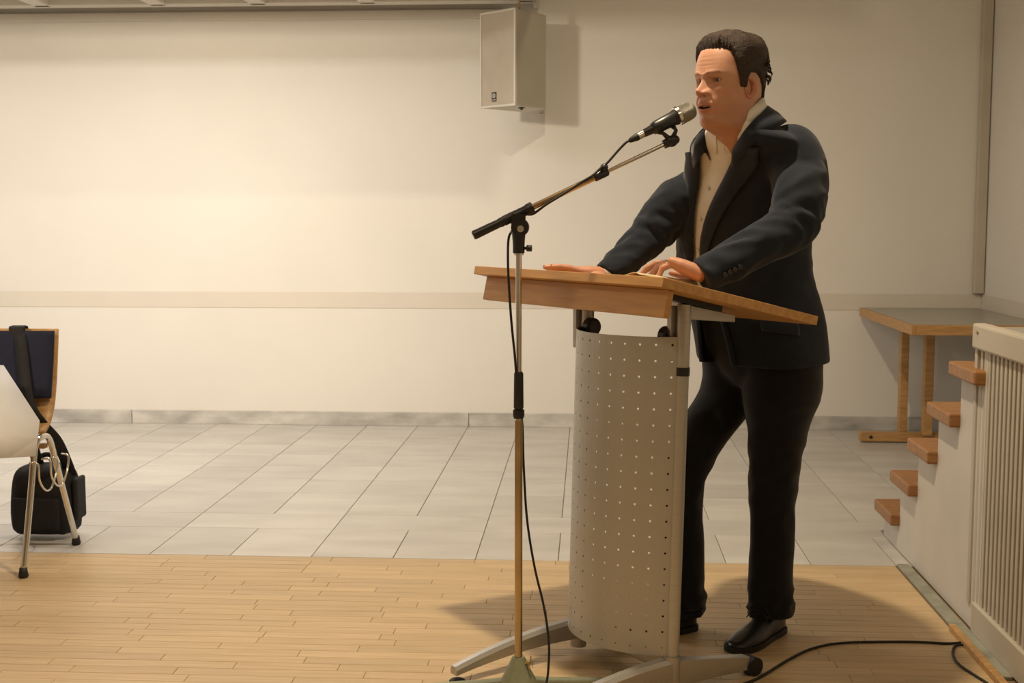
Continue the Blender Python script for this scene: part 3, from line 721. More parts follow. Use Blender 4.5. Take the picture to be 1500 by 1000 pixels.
# ---- jacket
jk = MB(); nphi = 96; rings = []
HEM = .83
def fold(z, ph):
    return .004*noise.noise(Vector((ph*2.2, z*5, 3))) + .005*smooth01((1.15-z)/.3)*sin(ph*5+z*3) + .004*exp(-((z-1.12)/.09)**2)*noise.noise(Vector((ph*3, z*40, 1)))*1.5
for i in range(84):
    z = HEM + (1.545-HEM)*i/83
    rings.append([J(z, 2*pi*j/nphi, fold(z, 2*pi*j/nphi), dz=(.012*exp(-((2*pi*j/nphi-pi)/1.2)**2)*(1-i/83)**3)) for j in range(nphi)])
jk.loft(rings)
jk.loft(sleeve(sleeve_path(shN, elN, wrN, 1), [.054, .076, .078, .074, .068, .064, .055, .046], 1.3))
jk.loft(sleeve(sleeve_path(shF, elF, wrF, -1), [.050, .072, .076, .072, .064, .060, .050, .042], 5.1))
jacket = wp(remesh(jk, 'jacket', M['suit'], man, .0065, 6))
# opening half-angle
GO = [(.78, .30), (.95, .20), (1.08, .12), (1.15, .09), (1.25, .12), (1.35, .20), (1.43, .32), (1.47, .48), (1.50, .72), (1.53, 1.05), (1.56, 1.2)]
GOs = catmull(GO, 60)
PH0 = -.07
def go(z): return lerpt(GOs, z)[0]
bm = bmesh.new(); bm.from_mesh(jacket.data)
kill = []
for f_ in bm.faces:
    p = f_.calc_center_median(); z = p.z
    cx, cy = lerpt(AXs, z); d = Vector((p.x-cx, p.y-cy, 0)); a, bf, bb = lerpt(ABs, z)
    X_, Y_ = d.dot(F)/bf, d.dot(LT)/a
    if X_ <= 0: 
        if z > 1.536: kill.append(f_)
        continue
    ph = abs(atan2(abs(Y_)**(2.35/2)*(1 if Y_ > 0 else -1), X_**(2.35/2))-PH0*(1 if z < 1.5 else 0))
    if (ph < go(z) and 1.5 > (X_*X_+Y_*Y_) > .55) or z > 1.530: kill.append(f_)
    elif z < HEM+.012 and (X_*X_+Y_*Y_) < .7: kill.append(f_)
bmesh.ops.delete(bm, geom=kill, context='FACES'); bm.to_mesh(jacket.data); bm.free()
q = jacket.modifiers.new('solid', 'SOLIDIFY'); q.thickness = .003; q.offset = -1

# lapels / front edges: strips that lie on the jacket from neck to hem
def strip(sgn, name):
    rings = []
    LW = [(.82, .030), (1.00, .030), (1.10, .035), (1.17, .09), (1.27, .21), (1.36, .33), (1.405, .43), (1.425, .44), (1.445, .36), (1.49, .34), (1.535, .36), (1.56, .4)]
    N = 90
    for i in range(N+1):
        z = HEM+.002 + (1.462-HEM)*i/N
        g0 = go(z)-.035; wd = lerpt(LW, z)[0] + .035
        ring = []
        for j in range(9):
            t = j/8; ph = g0+wd*t
            h = .003 + .008*smooth01(t*3)*(1 if z > 1.13 else .4)
            if j == 0: h = .001
            if j == 8 and z < 1.16: h = .002
            ring.append(J(z, sgn*ph+PH0, h+fold(z, (sgn*ph+PH0) % (2*pi))))
        rings.append(ring)
    mb_ = MB().loft(rings, closed=False)
    o = wp(mb_.build(name, M['lapel'], jacket, smooth=True, solid=.003, off=-1)); o.location = (0, 0, 0)
    return o
strip(1, 'lapel'); strip(-1, 'lapel')
CT = catmull([(.40, 1.446, .117), (.62, 1.470, .110), (.9, 1.503, .099), (1.2, 1.530, .091), (1.57, 1.552, .084), (2.2, 1.576, .079), (3.2, 1.584, .078)], 40)
# collar of the jacket, falls from the nape to the notch
rings = []
N = 80
for i in range(N+1):
    ph = .50 + (2*pi-1.0)*i/N; c_ = -cos(ph); bk_ = smooth01((c_+.75)/1.4)
    ap_ = min(ph, 2*pi-ph); zt_, r_ = lerpt(CT, ap_)
    sd_ = abs(sin(ph)); w_ = .034+.016*sd_
    ring = [NK(ph, r_-.005, zt_-.02), NK(ph, r_, zt_), NK(ph, r_+.006, zt_+.002), NK(ph, r_+.006+w_*.55, zt_-.014-.006*(1-sd_)), NK(ph, r_+.006+w_, zt_-.037-.008*(1-sd_))]
    rings.append(ring)
o = wp(MB().loft(rings, closed=False).build('collar', M['lapel'], jacket, smooth=True, solid=.003, off=0)); o.location = (0, 0, 0)
# pocket flap on the near side, cuff buttons, front button
rings = []
for i in range(14):
    ph = .72+.62*i/13
    rings.append([J(.995-.015*i/13, ph, .006+fold(.99, ph)), J(.97-.015*i/13, ph, .010+fold(.97, ph)), J(.945-.015*i/13, ph, .007+fold(.945, ph))])
o = MB().loft(rings, closed=False).build('pocket_flap', M['lapel'], jacket, smooth=True, solid=.003)
fa = (wrN-elN).normalized(); sd = fa.cross(ZZ).normalized()
if sd.y > 0: sd = -sd
for i in range(4):
    p = elN.lerp(wrN, .93)-fa*(.022+.015*i)+sd*(.0535+.0012*i)+Vector((0, 0, -.014))
    o = MB().tube([p-sd*.004, p+sd*.0015, p+sd*.003], [.0068, .0068, .005], 14).build('button', M['button'], jacket, smooth=True, auto=40)

# ---- shirt
rings = []
for i in range(60):
    z = .965+(1.555-.965)*i/59
    rings.append([J(z, 2*pi*j/72, -.013+.003*noise.noise(Vector((2*pi*j/72*4, z*14, 9)))+(.004 if abs(((2*pi*j/72+pi) % (2*pi))-pi) < .10 else 0)) for j in range(72)])
shirt = wp(MB().loft(rings, cap=False).build('shirt', M['shirt'], man, smooth=True))
for z in (1.36, 1.27, 1.18, 1.09):
    p = J(z, PH0, -.006); MB().tube([p, p+F*.0015], [.0055, .0045], 12).build('button', M['pbutton'], shirt, smooth=True)
# collar stand and leaves
rings = []
for i in range(61):
    ph = .16+(2*pi-.32)*i/60; c_ = -cos(ph); b_ = smooth01((c_+1)/1.7)
    zt_ = 1.530+.072*b_**.8
    tip = exp(-((min(ph, 2*pi-ph)-.40)/.30)**2)
    drop = .042+.048*tip
    rings.append([NK(ph, .066, zt_-.035), NK(ph, .0705, zt_-.002), NK(ph, .0735, zt_+.001), NK(ph, .080, zt_-drop*.45), NK(ph, .089+.010*tip, zt_-drop)])
o = MB().loft(rings, closed=False).build('collar', M['shirt'], shirt, smooth=True, solid=.002)
# near and far shirt cuffs
for el, wr in ((elN, wrN), (elF, wrF)):
    d_ = (wr-el).normalized(); p = el.lerp(wr, .95 if wr is wrN else 1.02)
    MB().tube([p-d_*.05, p+d_*.004, p+d_*.014], [.036, .035, .033], 26, cap=False).build('cuff', M['shirt'], shirt, smooth=True, solid=.002)

# ---- trousers
hipc = Vector((*lerpt(AXs, .86), .86))
hpN = hipc+LT*.095+Vector((0, 0, -.06)); hpF = hipc-LT*.095+Vector((0, 0, -.06))
def legpath(hp, kn, an): return [tuple(hp+Vector((0, 0, .06))), tuple(hp+Vector((0, 0, -.06))), tuple(hp.lerp(kn, .45)), tuple(kn), tuple(kn.lerp(an, .5)), tuple(kn.lerp(an, .86)), tuple(an)]
knN = at(1133, 710, 3.93); anN = Vector((.562, 3.868, .062))
knF = at(998, 706, 3.97); anF = Vector((.300, 3.890, .055))
tr_ = MB()
def legrings(path, radii, seed, k=80, n=40):
    P_ = [Vector(p) for p in catmull(path, k)]; R_ = [r[0] for r in catmull([(r,) for r in radii], k)]
    rings = []
    for i in range(k):
        t = i/(k-1); ring = []
        amp = .002+.004*exp(-((t-.5)/.09)**2)+.012*smooth01((t-.74)/.14)*(1-.55*smooth01((t-.95)/.05))
        for j in range(n):
            a = 2*pi*j/n; f_ = cos(a); l_ = sin(a)
            cre = .006*(max(0, f_)**12+max(0, -f_)**12)*smooth01((t-.1)/.2)
            nz = noise.noise(Vector((t*15+seed+l_*.8, f_*.8, l_*.8)))*1.6
            r = R_[i]+amp*(1-abs(nz)*2)+cre
            ring.append(P_[i]+F*(f_*r*1.04)+LT*(l_*r*.97))
        rings.append(ring)
    return rings
tr_.loft(legrings(legpath(hpN, knN, anN), [.118, .118, .096, .073, .067, .068, .062], 2.0))
tr_.loft(legrings(legpath(hpF, knF, anF), [.118, .118, .096, .073, .066, .066, .060], 7.0))
rg = []
for z, a, b in [(.76, .12, .10), (.80, .17, .125), (.86, .192, .142), (.95, .195, .150), (1.00, .195, .150)]:
    c = Vector((*lerpt(AXs, z), z)); rg.append([c+F*(cos(2*pi*j/48)*b)+LT*(sin(2*pi*j/48)*a) for j in range(48)])
tr_.loft(rg)
trousers = wp(remesh(tr_, 'trousers', M['trouser'], man, .0075, 4))
o = MB()
rg = []
for z in (1.0, 1.035):
    c = Vector((*lerpt(AXs, z), z)); rg.append([c+F*(cos(2*pi*j/48)*.156)+LT*(sin(2*pi*j/48)*.200) for j in range(48)])
o.loft(rg, cap=False).build('belt', M['shoe'], trousers, smooth=True, solid=.004)

# ---- shoes
def shoe(heel, toe):
    d = (toe-heel).normalized(); n_ = Vector((-d.y, d.x, 0)); Ln = (toe-heel).length
    e = empty('shoe', (heel.x-MO.x, heel.y-MO.y, 0)); e.parent = man
    def S_(x, y, z): return d*x+n_*y+Vector((0, 0, z))
    prof = [(0, .012, .058), (.008, .026, .078), (.03, .033, .092), (.07, .036, .094), (.11, .038, .084), (.15, .043, .066), (.19, .047, .052), (.225, .046, .044), (.255, .039, .037), (.275, .029, .031), (.288, .012, .024)]
    prof = catmull([(a*Ln/.29, b, c) for a, b, c in prof], 30); rg = []
    for x, hw, h in prof:
        ring = []
        for j in range(24):
            a = 2*pi*j/24; c_, s_ = cos(a), sin(a)
            y = hw*abs(c_)**.75*(1 if c_ > 0 else -1); zb = .016
            z = zb+(h-zb)*max(0, s_)**.8 if s_ > 0 else zb-.004*abs(s_)
            y *= (1-.28*max(0, s_)**2*(1 if x < .16 else .5))
            ring.append(S_(x, y, z+.0012*noise.noise(Vector((x*60, a, 2)))))
        rg.append(ring)
    MB().loft(rg).build('upper', M['shoe'], e, smooth=True)
    sl = []
    for x, hw, h in prof:
        sl.append([S_(x-.003 if x < .1 else x+.004, -(hw+.004), .006 if x < .075 else .0025), S_(x-.003 if x < .1 else x+.004, hw+.004, .006 if x < .075 else .0025), S_(x-.003 if x < .1 else x+.004, hw+.004, .018), S_(x-.003 if x < .1 else x+.004, -(hw+.004), .018)])
    MB().loft(sl).build('sole', M['rubber'], e)
    hl = [[S_(x, -hw, 0), S_(x, hw, 0), S_(x, hw, .012), S_(x, -hw, .012)] for x, hw in ((-.002, .022), (.012, .033), (.05, .038), (.078, .038))]
    MB().loft(hl).build('heel', M['rubber'], e)
    lc_ = MB()
    for i in range(4):
        x = .105+.016*i; zt = .090-.0105*i
        lc_.tube([S_(x, -.022, zt-.008), S_(x, -.010, zt), S_(x, .010, zt), S_(x, .022, zt-.008)], .0017, 6)
    x = .10
    for s_ in (-1, 1):
        lc_.tube(catmull([tuple(S_(x, 0, .095)), tuple(S_(x+.015, s_*.014, .108)), tuple(S_(x+.035, s_*.028, .102)), tuple(S_(x+.026, s_*.030, .088)), tuple(S_(x+.004, s_*.010, .094))], 16), .0017, 6)
        lc_.tube(catmull([tuple(S_(x, 0, .095)), tuple(S_(x+.03, s_*.02, .090)), tuple(S_(x+.042, s_*.036, .068))], 10), .0017, 6)
    lc_.build('lace', M['black'], e, smooth=True)
    return e
shoe(Vector((.600, 3.918, 0)), Vector((.428, 3.690, 0)))
shoe(Vector((.335, 3.925, 0)), Vector((.095, 3.762, 0)))

# ---- body: torso, arms, legs and hands in one surface, head grown from the neck
bd = MB(); rg = []
for i in range(30):
    z = .80+(1.57-.80)*i/29; rg.append([J(z, 2*pi*j/40, -.060 if z < 1.3 else (-.045 if z < 1.5 else -.016)) for j in range(40)])
bd.loft(rg)
def limb(pts, rad, n=18):
    bd.tube(catmull([tuple(p) for p in pts], 24), [r[0] for r in catmull([(r,) for r in rad], 24)], n)
limb([shN-LT*.03, shN.lerp(elN, .5), elN, elN.lerp(wrN, .5), wrN], [.044, .040, .034, .030, .025])
limb([shF+LT*.03, shF.lerp(elF, .5), elF, elF.lerp(wrF, .5), wrF], [.044, .040, .034, .030, .025])
limb([hpN, hpN.lerp(knN, .5), knN, knN.lerp(anN, .5), anN+Vector((0, 0, .03))], [.070, .062, .046, .042, .034])
limb([hpF, hpF.lerp(knF, .5), knF, knF.lerp(anF, .5), anF+Vector((0, 0, .03))], [.070, .062, .046, .042, .034])
ring_at = None
dn = (U.cross(-V))
slab_n = Vector(V)*stt + ZZ*ct      # normal of the desk surface
def hand(wr, el, dirx, thumb, pitch, knh, curls, spread=(.05, .01, -.03, -.07)):
    global ring_at
    X_ = (dirx - slab_n*dirx.dot(slab_n)).normalized(); Z_ = slab_n; Y_ = Z_.cross(X_)
    R_ = Matrix.Rotation(-pitch, 3, Y_); Xp = R_ @ X_; Zp = R_ @ Z_
    th = thumb
    def P_(x, y, z): return wr+Xp*x+Y_*(y*th)+Zp*z
    rg = []
    fa_ = (wr-el).normalized()
    for x, hw, ht in [(-.075, .030, .025), (-.03, .0285, .021), (0, .030, .019), (.03, .038, .022), (.06, .043, .020), (.085, .043, .016), (.097, .040, .012)]:
        c = wr+fa_*x if x < 0 else wr+Xp*x
        yy = Y_; zz = Zp
        rg.append([c+yy*(hw*abs(cos(a))**.7*(1 if cos(a) > 0 else -1))+zz*(ht*abs(sin(a))**.8*(1 if sin(a) > 0 else -1)) for a in [2*pi*j/20 for j in range(20)]])
    bd.loft(rg)
    ys_ = (.031, .0105, -.0105, -.030); Ls = ((.046, .027, .022), (.050, .030, .023), (.046, .028, .022), (.037, .022, .020)); rs = (.0102, .0106, .0101, .0090)
    for k_ in range(4):
        base = P_(.088-.006*abs(k_-1), ys_[k_], -.001)
        pts = [P_(.066, ys_[k_]*.9, -.001), base]; ang = pitch; sp_ = spread[k_]*th
        rad = [rs[k_]*1.0, rs[k_]*1.13]
        p = base
        dirf = Matrix.Rotation(sp_, 3, Z_) @ X_
        for s_, ln in enumerate(Ls[k_]):
            ang = ang-curls[k_][s_]
            d_ = dirf*cos(ang)+Z_*sin(ang)
            q_ = p+d_*ln
            pts += [p.lerp(q_, .5), q_]; rad += [rs[k_]*(1-.08*s_)*.96, rs[k_]*(1-.09*s_)*1.02]
            if k_ == 2 and s_ == 0: ring_c = (p.lerp(q_, .45), d_)
            p = q_
        rad[-1] *= .82
        bd.tube(pts, rad, 14); bd.ball(pts[-1], rad[-1]*1.0, 12, 8); bd.ball(base+Zp*.001, rs[k_]*1.12, 12, 8)
        tips.append((p, dirf, ang))
    # thumb leaves the side of the palm near its base
    t0 = P_(.018, .022, -.006); t1 = P_(.045, .047, -.012); t2 = t1+(Xp*.80+Y_*th*.50-Zp*.22).normalized()*.034; t3 = t2+(Xp*.97+Y_*th*.12-Zp*.22).normalized()*.028
    bd.tube([t0, t1, t1.lerp(t2, .5), t2, t2.lerp(t3, .5), t3], [.0150, .0125, .0108, .0112, .0102, .0082], 14); bd.ball(t3, .0082, 12, 8)
    return ring_c
tips = []
dxN = (U*.80-V*.60); dxF = (U*.42-V*.90)
ringc = hand(wrN, elN, dxN, -1, .27, 0, ((.30, .38, .30), (.40, .48, .40), (.62, .70, .5), (.78, .85, .5)))
hand(wrF, elF, dxF, 1, -.06, 0, ((-.10, .12, .12), (-.08, .12, .1), (-.08, .12, .12), (-.02, .18, .15)), (.16, .03, -.08, -.2))

# ---- head
HC = at(1068, 122, 3.60); HC.z = 1.638
Hf = Vector((-.775, -.632, 0)).normalized(); Hl = Vector((-Hf.y, Hf.x, 0)) 
pit = -.03
HX = Hf*cos(pit)+ZZ*sin(pit); HY = Hl; HZ = HX.cross(HY)
HS = 1.03
def HW(p): return HC+HX*(p[0]*HS)+HY*(p[1]*HS)+HZ*(p[2]*HS)
#      xf    zf     w     zs    xs    xb    zb    nf
HR = [(-.005, .1225, .0, .1225, -.010, -.015, .1225, 2.0),
      (.030, .1195, .034, .1185, -.010, -.048, .1185, 2.0),
      (.058, .108, .055, .106, -.010, -.076, .104, 2.1),
      (.077, .090, .068, .086, -.010, -.093, .082, 2.2),
      (.0865, .070, .0745, .062, -.008, -.101, .056, 2.3),
      (.0915, .050, .0770, .038, -.006, -.103, .028, 2.35),
      (.0945, .033, .0770, .018, -.004, -.101, .004, 2.35),
      (.0930, .020, .0765, .004, -.004, -.098, -.012, 2.3),
      (.0900, .008, .0760, -.008, -.004, -.094, -.026, 2.25),
      (.0905, -.004, .0755, -.019, -.004, -.090, -.038, 2.2),
      (.0925, -.016, .0750, -.030, -.004, -.086, -.049, 2.15),
      (.0940, -.028, .0740, -.040, -.004, -.082, -.059, 2.1),
      (.0950, -.040, .0730, -.050, -.004, -.079, -.068, 2.05),
      (.0950, -.050, .0720, -.058, -.005, -.077, -.075, 2.0),
      (.0945, -.060, .0710, -.066, -.006, -.075, -.082, 1.98),
      (.0920, -.070, .0700, -.074, -.008, -.074, -.088, 1.95),
      (.0905, -.080, .0690, -.082, -.010, -.073, -.094, 1.92),
      (.0920, -.092, .0680, -.090, -.012, -.073, -.100, 1.9),
      (.0900, -.104, .0670, -.098, -.014, -.073, -.106, 1.9),
      (.0800, -.114, .0660, -.106, -.016, -.074, -.112, 1.9),
      (.0640, -.119, .0655, -.113, -.018, -.075, -.118, 1.95),
      (.0480, -.124, .0650, -.120, -.020, -.077, -.124, 2.0),
      (.0270, -.134, .0640, -.130, -.032, -.088, -.132, 2.0),
      (.0100, -.152, .0630, -.148, -.049, -.104, -.146, 2.0),
      (-.0300, -.190, .0600, -.185, -.085, -.138, -.175, 2.0)]
NRW, NCL = 210, 240
HRs = catmull(HR, NRW)
def G(y, z, y0, z0, sy, sz): return exp(-((y-y0)/sy)**2-((z-z0)/sz)**2)
NOSE = [(-.036, 0, .010), (-.032, .003, .013), (-.029, .015, .0135), (-.024, .0255, .0130), (-.018, .0275, .0120), (-.010, .0225, .0105), (0, .0155, .0092), (.010, .0095, .0085), (.020, .005, .010), (.028, .001, .012)]
EZ = .0085; EY = .0315
def almond(y, z):
    t = (abs(y)-EY)/.0145
    if abs(t) >= 1: return 0
    hh = .0040*(1-t*t)**.75; return smooth01((hh-abs(z-EZ-.0006*t))/.0016)
def feats(y, z):
    ay = abs(y); d = 0
    if -.036 < z < .028:
        h, s_ = lerpt(NOSE, z); d += h*exp(-(y/s_)**2)
    d += .0085*G(ay, z, .0145, -.0235, .0058, .0068)
    d -= .0075*G(ay, z, .0075, -.0300, .0032, .0024)
    d += .0050*G(ay, z, .026, .0265, .019, .0062) + .002*G(y, z, 0, .026, .012, .008)
    d -= .0022*G(ay, z, .0045, .026, .0018, .009)
    d -= .0105*G(ay, z, .031, .0105, .0155, .0105)
    d -= .0040*G(ay, z, .0165, .010, .006, .008)
    d += .0042*G(ay, z, EY, .0165, .0145, .0036)
    d += .0030*G(ay, z, EY, -.0005, .0135, .0034)
    d -= .0020*G(ay, z, EY+.002, -.0065, .014, .0026)
    d += .0045*G(ay, z, .046, -.014, .016, .014)
    t = (z+.024)/(-.040); lx = .0185+.017*max(0, min(1, t))
    if 0 < t < 1.15: d -= .0034*exp(-((ay-lx)/.0030)**2)*smooth01(t*4)*smooth01((1.15-t)*4)
    d += .0032*G(ay, z, .036, -.045, .011, .016)
    d += .0050*G(y, z, 0, -.0500, .021, .0044) - .0012*G(y, z, 0, -.043, .003, .006)
    d += .0062*G(y, z, 0, -.0680, .019, .0050)
    d -= .0040*G(y, z, 0, -.0785, .020, .0042)
    d += .0035*G(y, z, 0, -.093, .017, .010)
    d += .0030*G(y, z, 0, -.055, .034, .030)
    m_ = 1-(ay/.0245)**2
    if m_ > 0: d -= .013*smooth01((.0052*m_**.7-abs(z+.0592-.05*ay*0+.0015*m_))/.0018)
    for k_ in range(3): d -= .0007*G(y, z, 0, .047+.011*k_, .035, .0014)
    return d
def hpoint(i, j, colmap=True):
    xf, zf, w_, zs, xs_, xb, zb, nf = HRs[i]
    t = j/NCL*2-1      # -1..1, denser at the front
    ph = pi*(abs(t)**1.22)*(1 if t >= 0 else -1)
    c, s_ = cos(ph), sin(ph); n_ = 2/(nf if c > 0 else 2.15)
    cc = abs(c)**n_; ss = abs(s_)**n_
    x = xs_+cc*((xf if c > 0 else xb)-xs_); y = w_*ss*(1 if s_ > 0 else -1)
    z = zs+abs(c)**1.6*((zf if c > 0 else zb)-zs)
    return x, y, z, c
def surf(i, j, eye=True):
    x, y, z, c = hpoint(i, j)
    if c > 0:
        m_ = smooth01(c/.35)
        f_ = feats(y, z)*m_
        if eye: f_ -= .0060*almond(y, z)*m_
        x += f_
        # temples and cheeks hollow a little
        y *= 1-.05*G(x, z, .045, .045, .03, .03)-.03*G(x, z, .055, -.055, .03, .03)
    return x, y, z, c
HV = [[surf(i, j) for j in range(NCL)] for i in range(NRW)]
hb = MB(); hb.v = [tuple(HW(p)) for r in HV for p in r]
hb.f = [(i*NCL+j, i*NCL+(j+1) % NCL, (i+1)*NCL+(j+1) % NCL, (i+1)*NCL+j) for i in range(NRW-1) for j in range(NCL)]
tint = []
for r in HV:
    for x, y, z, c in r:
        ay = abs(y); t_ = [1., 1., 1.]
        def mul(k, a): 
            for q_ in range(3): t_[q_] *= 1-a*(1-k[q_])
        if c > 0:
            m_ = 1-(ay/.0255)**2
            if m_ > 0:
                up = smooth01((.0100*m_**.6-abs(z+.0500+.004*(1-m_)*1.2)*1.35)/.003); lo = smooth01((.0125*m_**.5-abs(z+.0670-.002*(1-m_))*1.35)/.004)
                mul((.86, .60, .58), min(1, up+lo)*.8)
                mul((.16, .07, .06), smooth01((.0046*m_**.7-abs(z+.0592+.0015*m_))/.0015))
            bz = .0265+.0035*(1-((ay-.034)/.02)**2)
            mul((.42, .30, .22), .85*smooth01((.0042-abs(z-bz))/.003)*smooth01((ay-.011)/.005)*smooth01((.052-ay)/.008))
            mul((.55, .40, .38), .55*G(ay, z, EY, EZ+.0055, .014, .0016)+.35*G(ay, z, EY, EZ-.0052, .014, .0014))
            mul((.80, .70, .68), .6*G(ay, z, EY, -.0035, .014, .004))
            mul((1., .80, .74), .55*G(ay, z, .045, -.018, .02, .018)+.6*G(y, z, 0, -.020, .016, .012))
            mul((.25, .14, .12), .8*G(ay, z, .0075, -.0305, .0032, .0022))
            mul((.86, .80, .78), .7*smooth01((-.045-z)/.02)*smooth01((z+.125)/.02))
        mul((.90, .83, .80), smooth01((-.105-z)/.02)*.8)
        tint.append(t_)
# ears
def ear(sgn):
    NE = 26; base = len(hb.v); rows_ = []
    prof = [(0., -.004), (.35, -.005), (.55, -.003), (.70, .003), (.82, .0065), (.93, .0065), (1.0, .002), (.97, -.004), (.80, -.006), (.55, -.012)]
    for rr, hh in prof:
        row = []
        for j in range(NE):
            a = 2*pi*j/NE
            ex = .0155*(1-.10*sin(a)-.12*max(0, -sin(a))**2); ez = .0285
            x = cos(a)*ex*rr; z = sin(a)*ez*rr
            front = smooth01((x+.002)/.012)       # front edge melts into the head
            h = hh*(1-.75*front*(1 if rr > .6 else .3)) + .010*smooth01(-x/.018)*1.0
            if -sin(a) > .55 and rr > .5: h = h*.5+.0015
            px_ = x+.004-z*-.12; py_ = sgn*(.0755+h); pz_ = z-.013
            row.append((px_, py_, pz_)); 
        rows_.append(row)
    for row in rows_:
        for p in row:
            hb.v.append(tuple(HW(p))); rr2 = sqrt(((p[0]-.004)/.016)**2+((p[2]+.013)/.032)**2)
            k = 1 if rr2 > .6 else .0
            tint.append([1, .80+.0*k, .74] if rr2 > .62 else [.62, .42, .38])
    for i in range(len(prof)-1):
        for j in range(NE):
            q4 = (base+i*NE+j, base+i*NE+(j+1) % NE, base+(i+1)*NE+(j+1) % NE, base+(i+1)*NE+j)
            hb.f.append(q4)
    hb.v.append(tuple(HW((.004, sgn*(.0755-.004), -.013)))); tint.append([.5, .33, .3]); cix = len(hb.v)-1
    for j in range(NE): hb.f.append((cix, base+j, base+(j+1) % NE))
ear(1); ear(-1)

body = remesh(bd, 'body', M['skin'], man, .0028, 3, .5)
me = body.data; nb = len(me.vertices)
bm = bmesh.new(); bm.from_mesh(me)
off0 = len(bm.verts); vs = [bm.verts.new(p) for p in hb.v]
for f_ in hb.f:
    try: nf_ = bm.faces.new([vs[i] for i in f_]); nf_.smooth = True
    except ValueError: pass
bm.to_mesh(me); bm.free()
import numpy as np
bm = bmesh.new(); bm.from_mesh(me); bmesh.ops.recalc_face_normals(bm, faces=[f for f in bm.faces if f.verts[0].index >= nb]); bm.to_mesh(me); bm.free()
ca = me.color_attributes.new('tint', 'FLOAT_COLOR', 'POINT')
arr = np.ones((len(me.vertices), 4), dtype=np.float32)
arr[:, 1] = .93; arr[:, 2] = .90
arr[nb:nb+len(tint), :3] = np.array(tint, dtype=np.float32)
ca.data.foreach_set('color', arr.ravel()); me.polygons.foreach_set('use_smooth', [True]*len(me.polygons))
wp(body)
# ring
p, d_ = ringc
MB().tube([p-d_*.0022, p-d_*.001, p+d_*.001, p+d_*.0022], [.0108, .0118, .0118, .0108], 24).build('ring', M['gold'], body, smooth=True)
# nails
for (p, df, ang) in tips:
    d_ = df*cos(ang)+slab_n*sin(ang); up = slab_n*cos(ang)-df*sin(ang)
    c = p-d_*.001+up*.0062; sd_ = d_.cross(up)
    MB().add([c+sd_*a*.0045+d_*b*.0055-up*(.0016*abs(a)) for a in (-1, 0, 1) for b in (-1, 1)], [(0, 1, 3, 2), (2, 3, 5, 4)]).build('fingernail', M['skin'], body, smooth=True)
# eyes: find the surface at the eye centre
for sgn in (1, -1):
    best = None
    for i in range(60, 110):
        for j in range(NCL):
            x, y, z, c = surf(i, j, False)
            if c > 0 and (y > 0) == (sgn > 0):
                e = abs(abs(y)-EY)+abs(z-EZ)
                if best is None or e < best[0]: best = (e, x)
    ex = best[1]-.0100; ec = (ex, sgn*EY, EZ)
    ey = MB().ball(HW(ec), .0125, 28, 18).build('eyeball', M['eye'], body, smooth=True)
    gz = (HX*.93+HY*.10-HZ*.02).normalized()
    ctr = HW(ec); ir = MB()
    bas = gz.orthogonal().normalized(); bb_ = gz.cross(bas); rr_ = []
    for t in (0.001, .17, .34): 
        rr_.append([ctr+(gz*cos(t)+(bas*cos(a)+bb_*sin(a))*sin(t))*.0128 for a in [2*pi*k/20 for k in range(20)]])
    ir.loft(rr_, cap=False).build('iris', M['iris'], body, smooth=True)
tm = MB(); rg = []
for i in range(13):
    y = -.019+.038*i/12; x = .0895-.012*(y/.019)**2
    rg.append([HW((x, y, -.0535)), HW((x+.0008, y, -.0595+.0012*(y/.019)**2))])
tm.loft(rg, closed=False).build('teeth', M['teeth'], body, smooth=True, solid=.002)
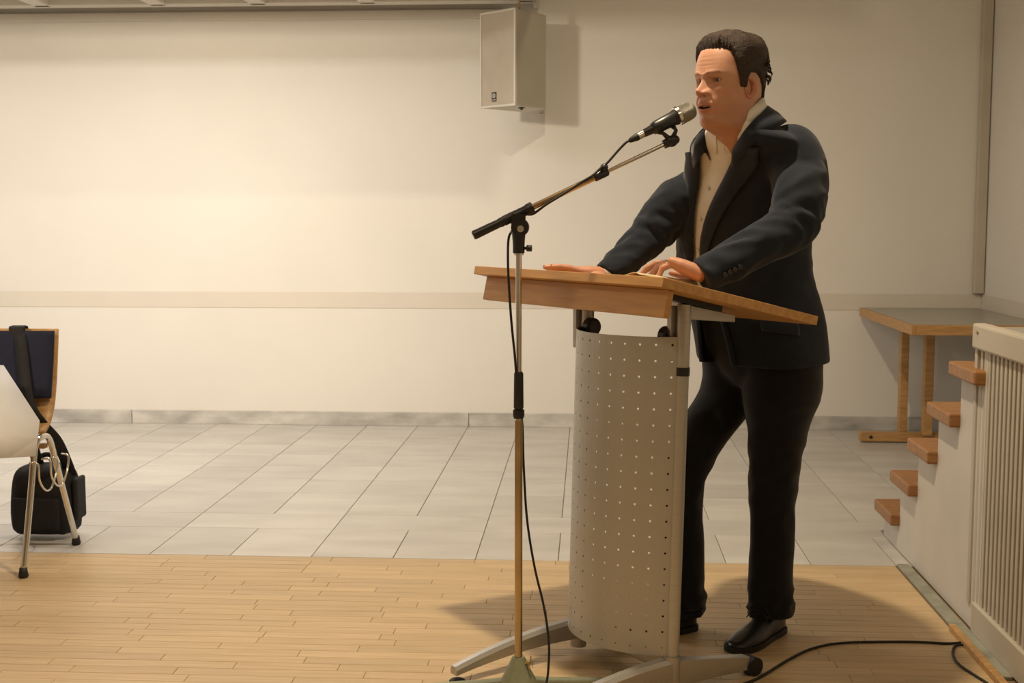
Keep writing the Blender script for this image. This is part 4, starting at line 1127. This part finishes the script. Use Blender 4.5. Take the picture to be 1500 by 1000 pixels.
# ---- hair
HL = [(0, .087), (.35, .086), (.58, .084), (.76, .078), (.88, .062), (.97, .036), (1.03, .008), (1.07, -.014), (1.28, -.018), (1.36, .004), (1.48, .022), (1.78, .022), (1.98, .008), (2.25, -.020), (2.45, -.055), (2.8, -.074), (3.2, -.080)]
def hairz(az): return lerpt(HL, az)[0]
NHR, NHC = 200, 300
HRh = catmull(HR, 320)[:int(320*.80)]
hv = []; 
for i in range(len(HRh)):
    xf, zf, w_, zs, xs_, xb, zb, nf = HRh[i]; row = []
    for j in range(NHC):
        ph = 2*pi*j/NHC-pi; c, s_ = cos(ph), sin(ph); n_ = 2/(nf if c > 0 else 2.15)
        x = xs_+abs(c)**n_*((xf if c > 0 else xb)-xs_); y = w_*abs(s_)**n_*(1 if s_ > 0 else -1); z = zs+abs(c)**1.6*((zf if c > 0 else zb)-zs)
        az = atan2(abs(y), x+.008)
        edge = (z-hairz(az)) + .004*noise.noise(Vector((az*14, z*30, 4)))
        m_ = smooth01((edge+.002)/(.014+.012*smooth01((.95-az)/.2)))
        topn = smooth01((z-.035)/.06)
        T_ = .0065+.0135*topn+.007*smooth01((x-.03)/.05)*topn + .005*smooth01((-x-.04)/.05)*smooth01((z-.01)/.05)
        st_n = noise.noise(Vector((x*16+3, y*75, z*75)))*.0022+noise.noise(Vector((x*30, y*190, z*190)))*.0011
        wv = noise.noise(Vector((x*26, y*22, z*26)))*.0055*topn
        sk_ = .005+.016*smooth01((-edge-.004)/.02); h = -sk_+(T_+sk_)*m_+(st_n+wv)*m_
        nv = Vector((x+.008, y, (z-.0)*.9)).normalized()
        if z < 0: nv = Vector((x+.008, y, 0)).normalized()
        p = Vector((x, y, z))+nv*h
        row.append(HW(p))
    hv.append(row)
hm = MB().loft(hv, cap=False)
hair = hm.build('hair', M['hair'], man, smooth=True); wp(hair)
# loose locks at the crown and quiff
lk = MB(); rl = random.Random(5)
def hp2(x, y):      # a point on the outer hair on top
    zt_ = .122*sqrt(max(.02, 1-((x+.008)/.104)**2*.92-(y/.080)**2*.9)); return Vector((x, y, zt_+.014))
for k_ in range(150):
    x = rl.uniform(-.090, .055); y = rl.uniform(-.056, .056)
    L_ = rl.uniform(.020, .045); pts = []
    lift = rl.uniform(.000, .004)+(.004 if x < -.06 else 0)
    for s_ in range(6):
        t = s_/5; xx = x-L_*t; yy = y+rl.uniform(-.001, .001)+.004*sin(k_)*t
        if xx < -.108: break
        p = hp2(xx, yy); p.z += lift*sin(pi*t)-.0035; pts.append(HW(p))
    if len(pts) > 2: lk.tube(pts, [.0016]+[.0020]*(len(pts)-2)+[.0004], 5)
for k_ in range(60):      # curls at the back of the crown
    a = rl.uniform(-1.2, 1.2); z = rl.uniform(.015, .085)
    rr = .103*(1-.25*max(0, z-.04)/.05); x = -rr*cos(a)-.008; y = .078*sin(a)
    o_ = Vector((x, y*1.02, z)); n_ = Vector((x, y, .02)).normalized()
    pts = [HW(o_+n_*.004), HW(o_+n_*.013+Vector((0, 0, -.004))), HW(o_+n_*.017+Vector((0, 0, -.012))), HW(o_+n_*.012+Vector((0, .003, -.019)))]
    lk.tube(catmull([tuple(p) for p in pts], 7), [.0022, .0026, .0026, .0024, .0022, .0016, .0004], 5)
o = lk.build('hair_strands', M['hair'], man, smooth=True, fix=False); o['kind'] = 'stuff'; wp(o)
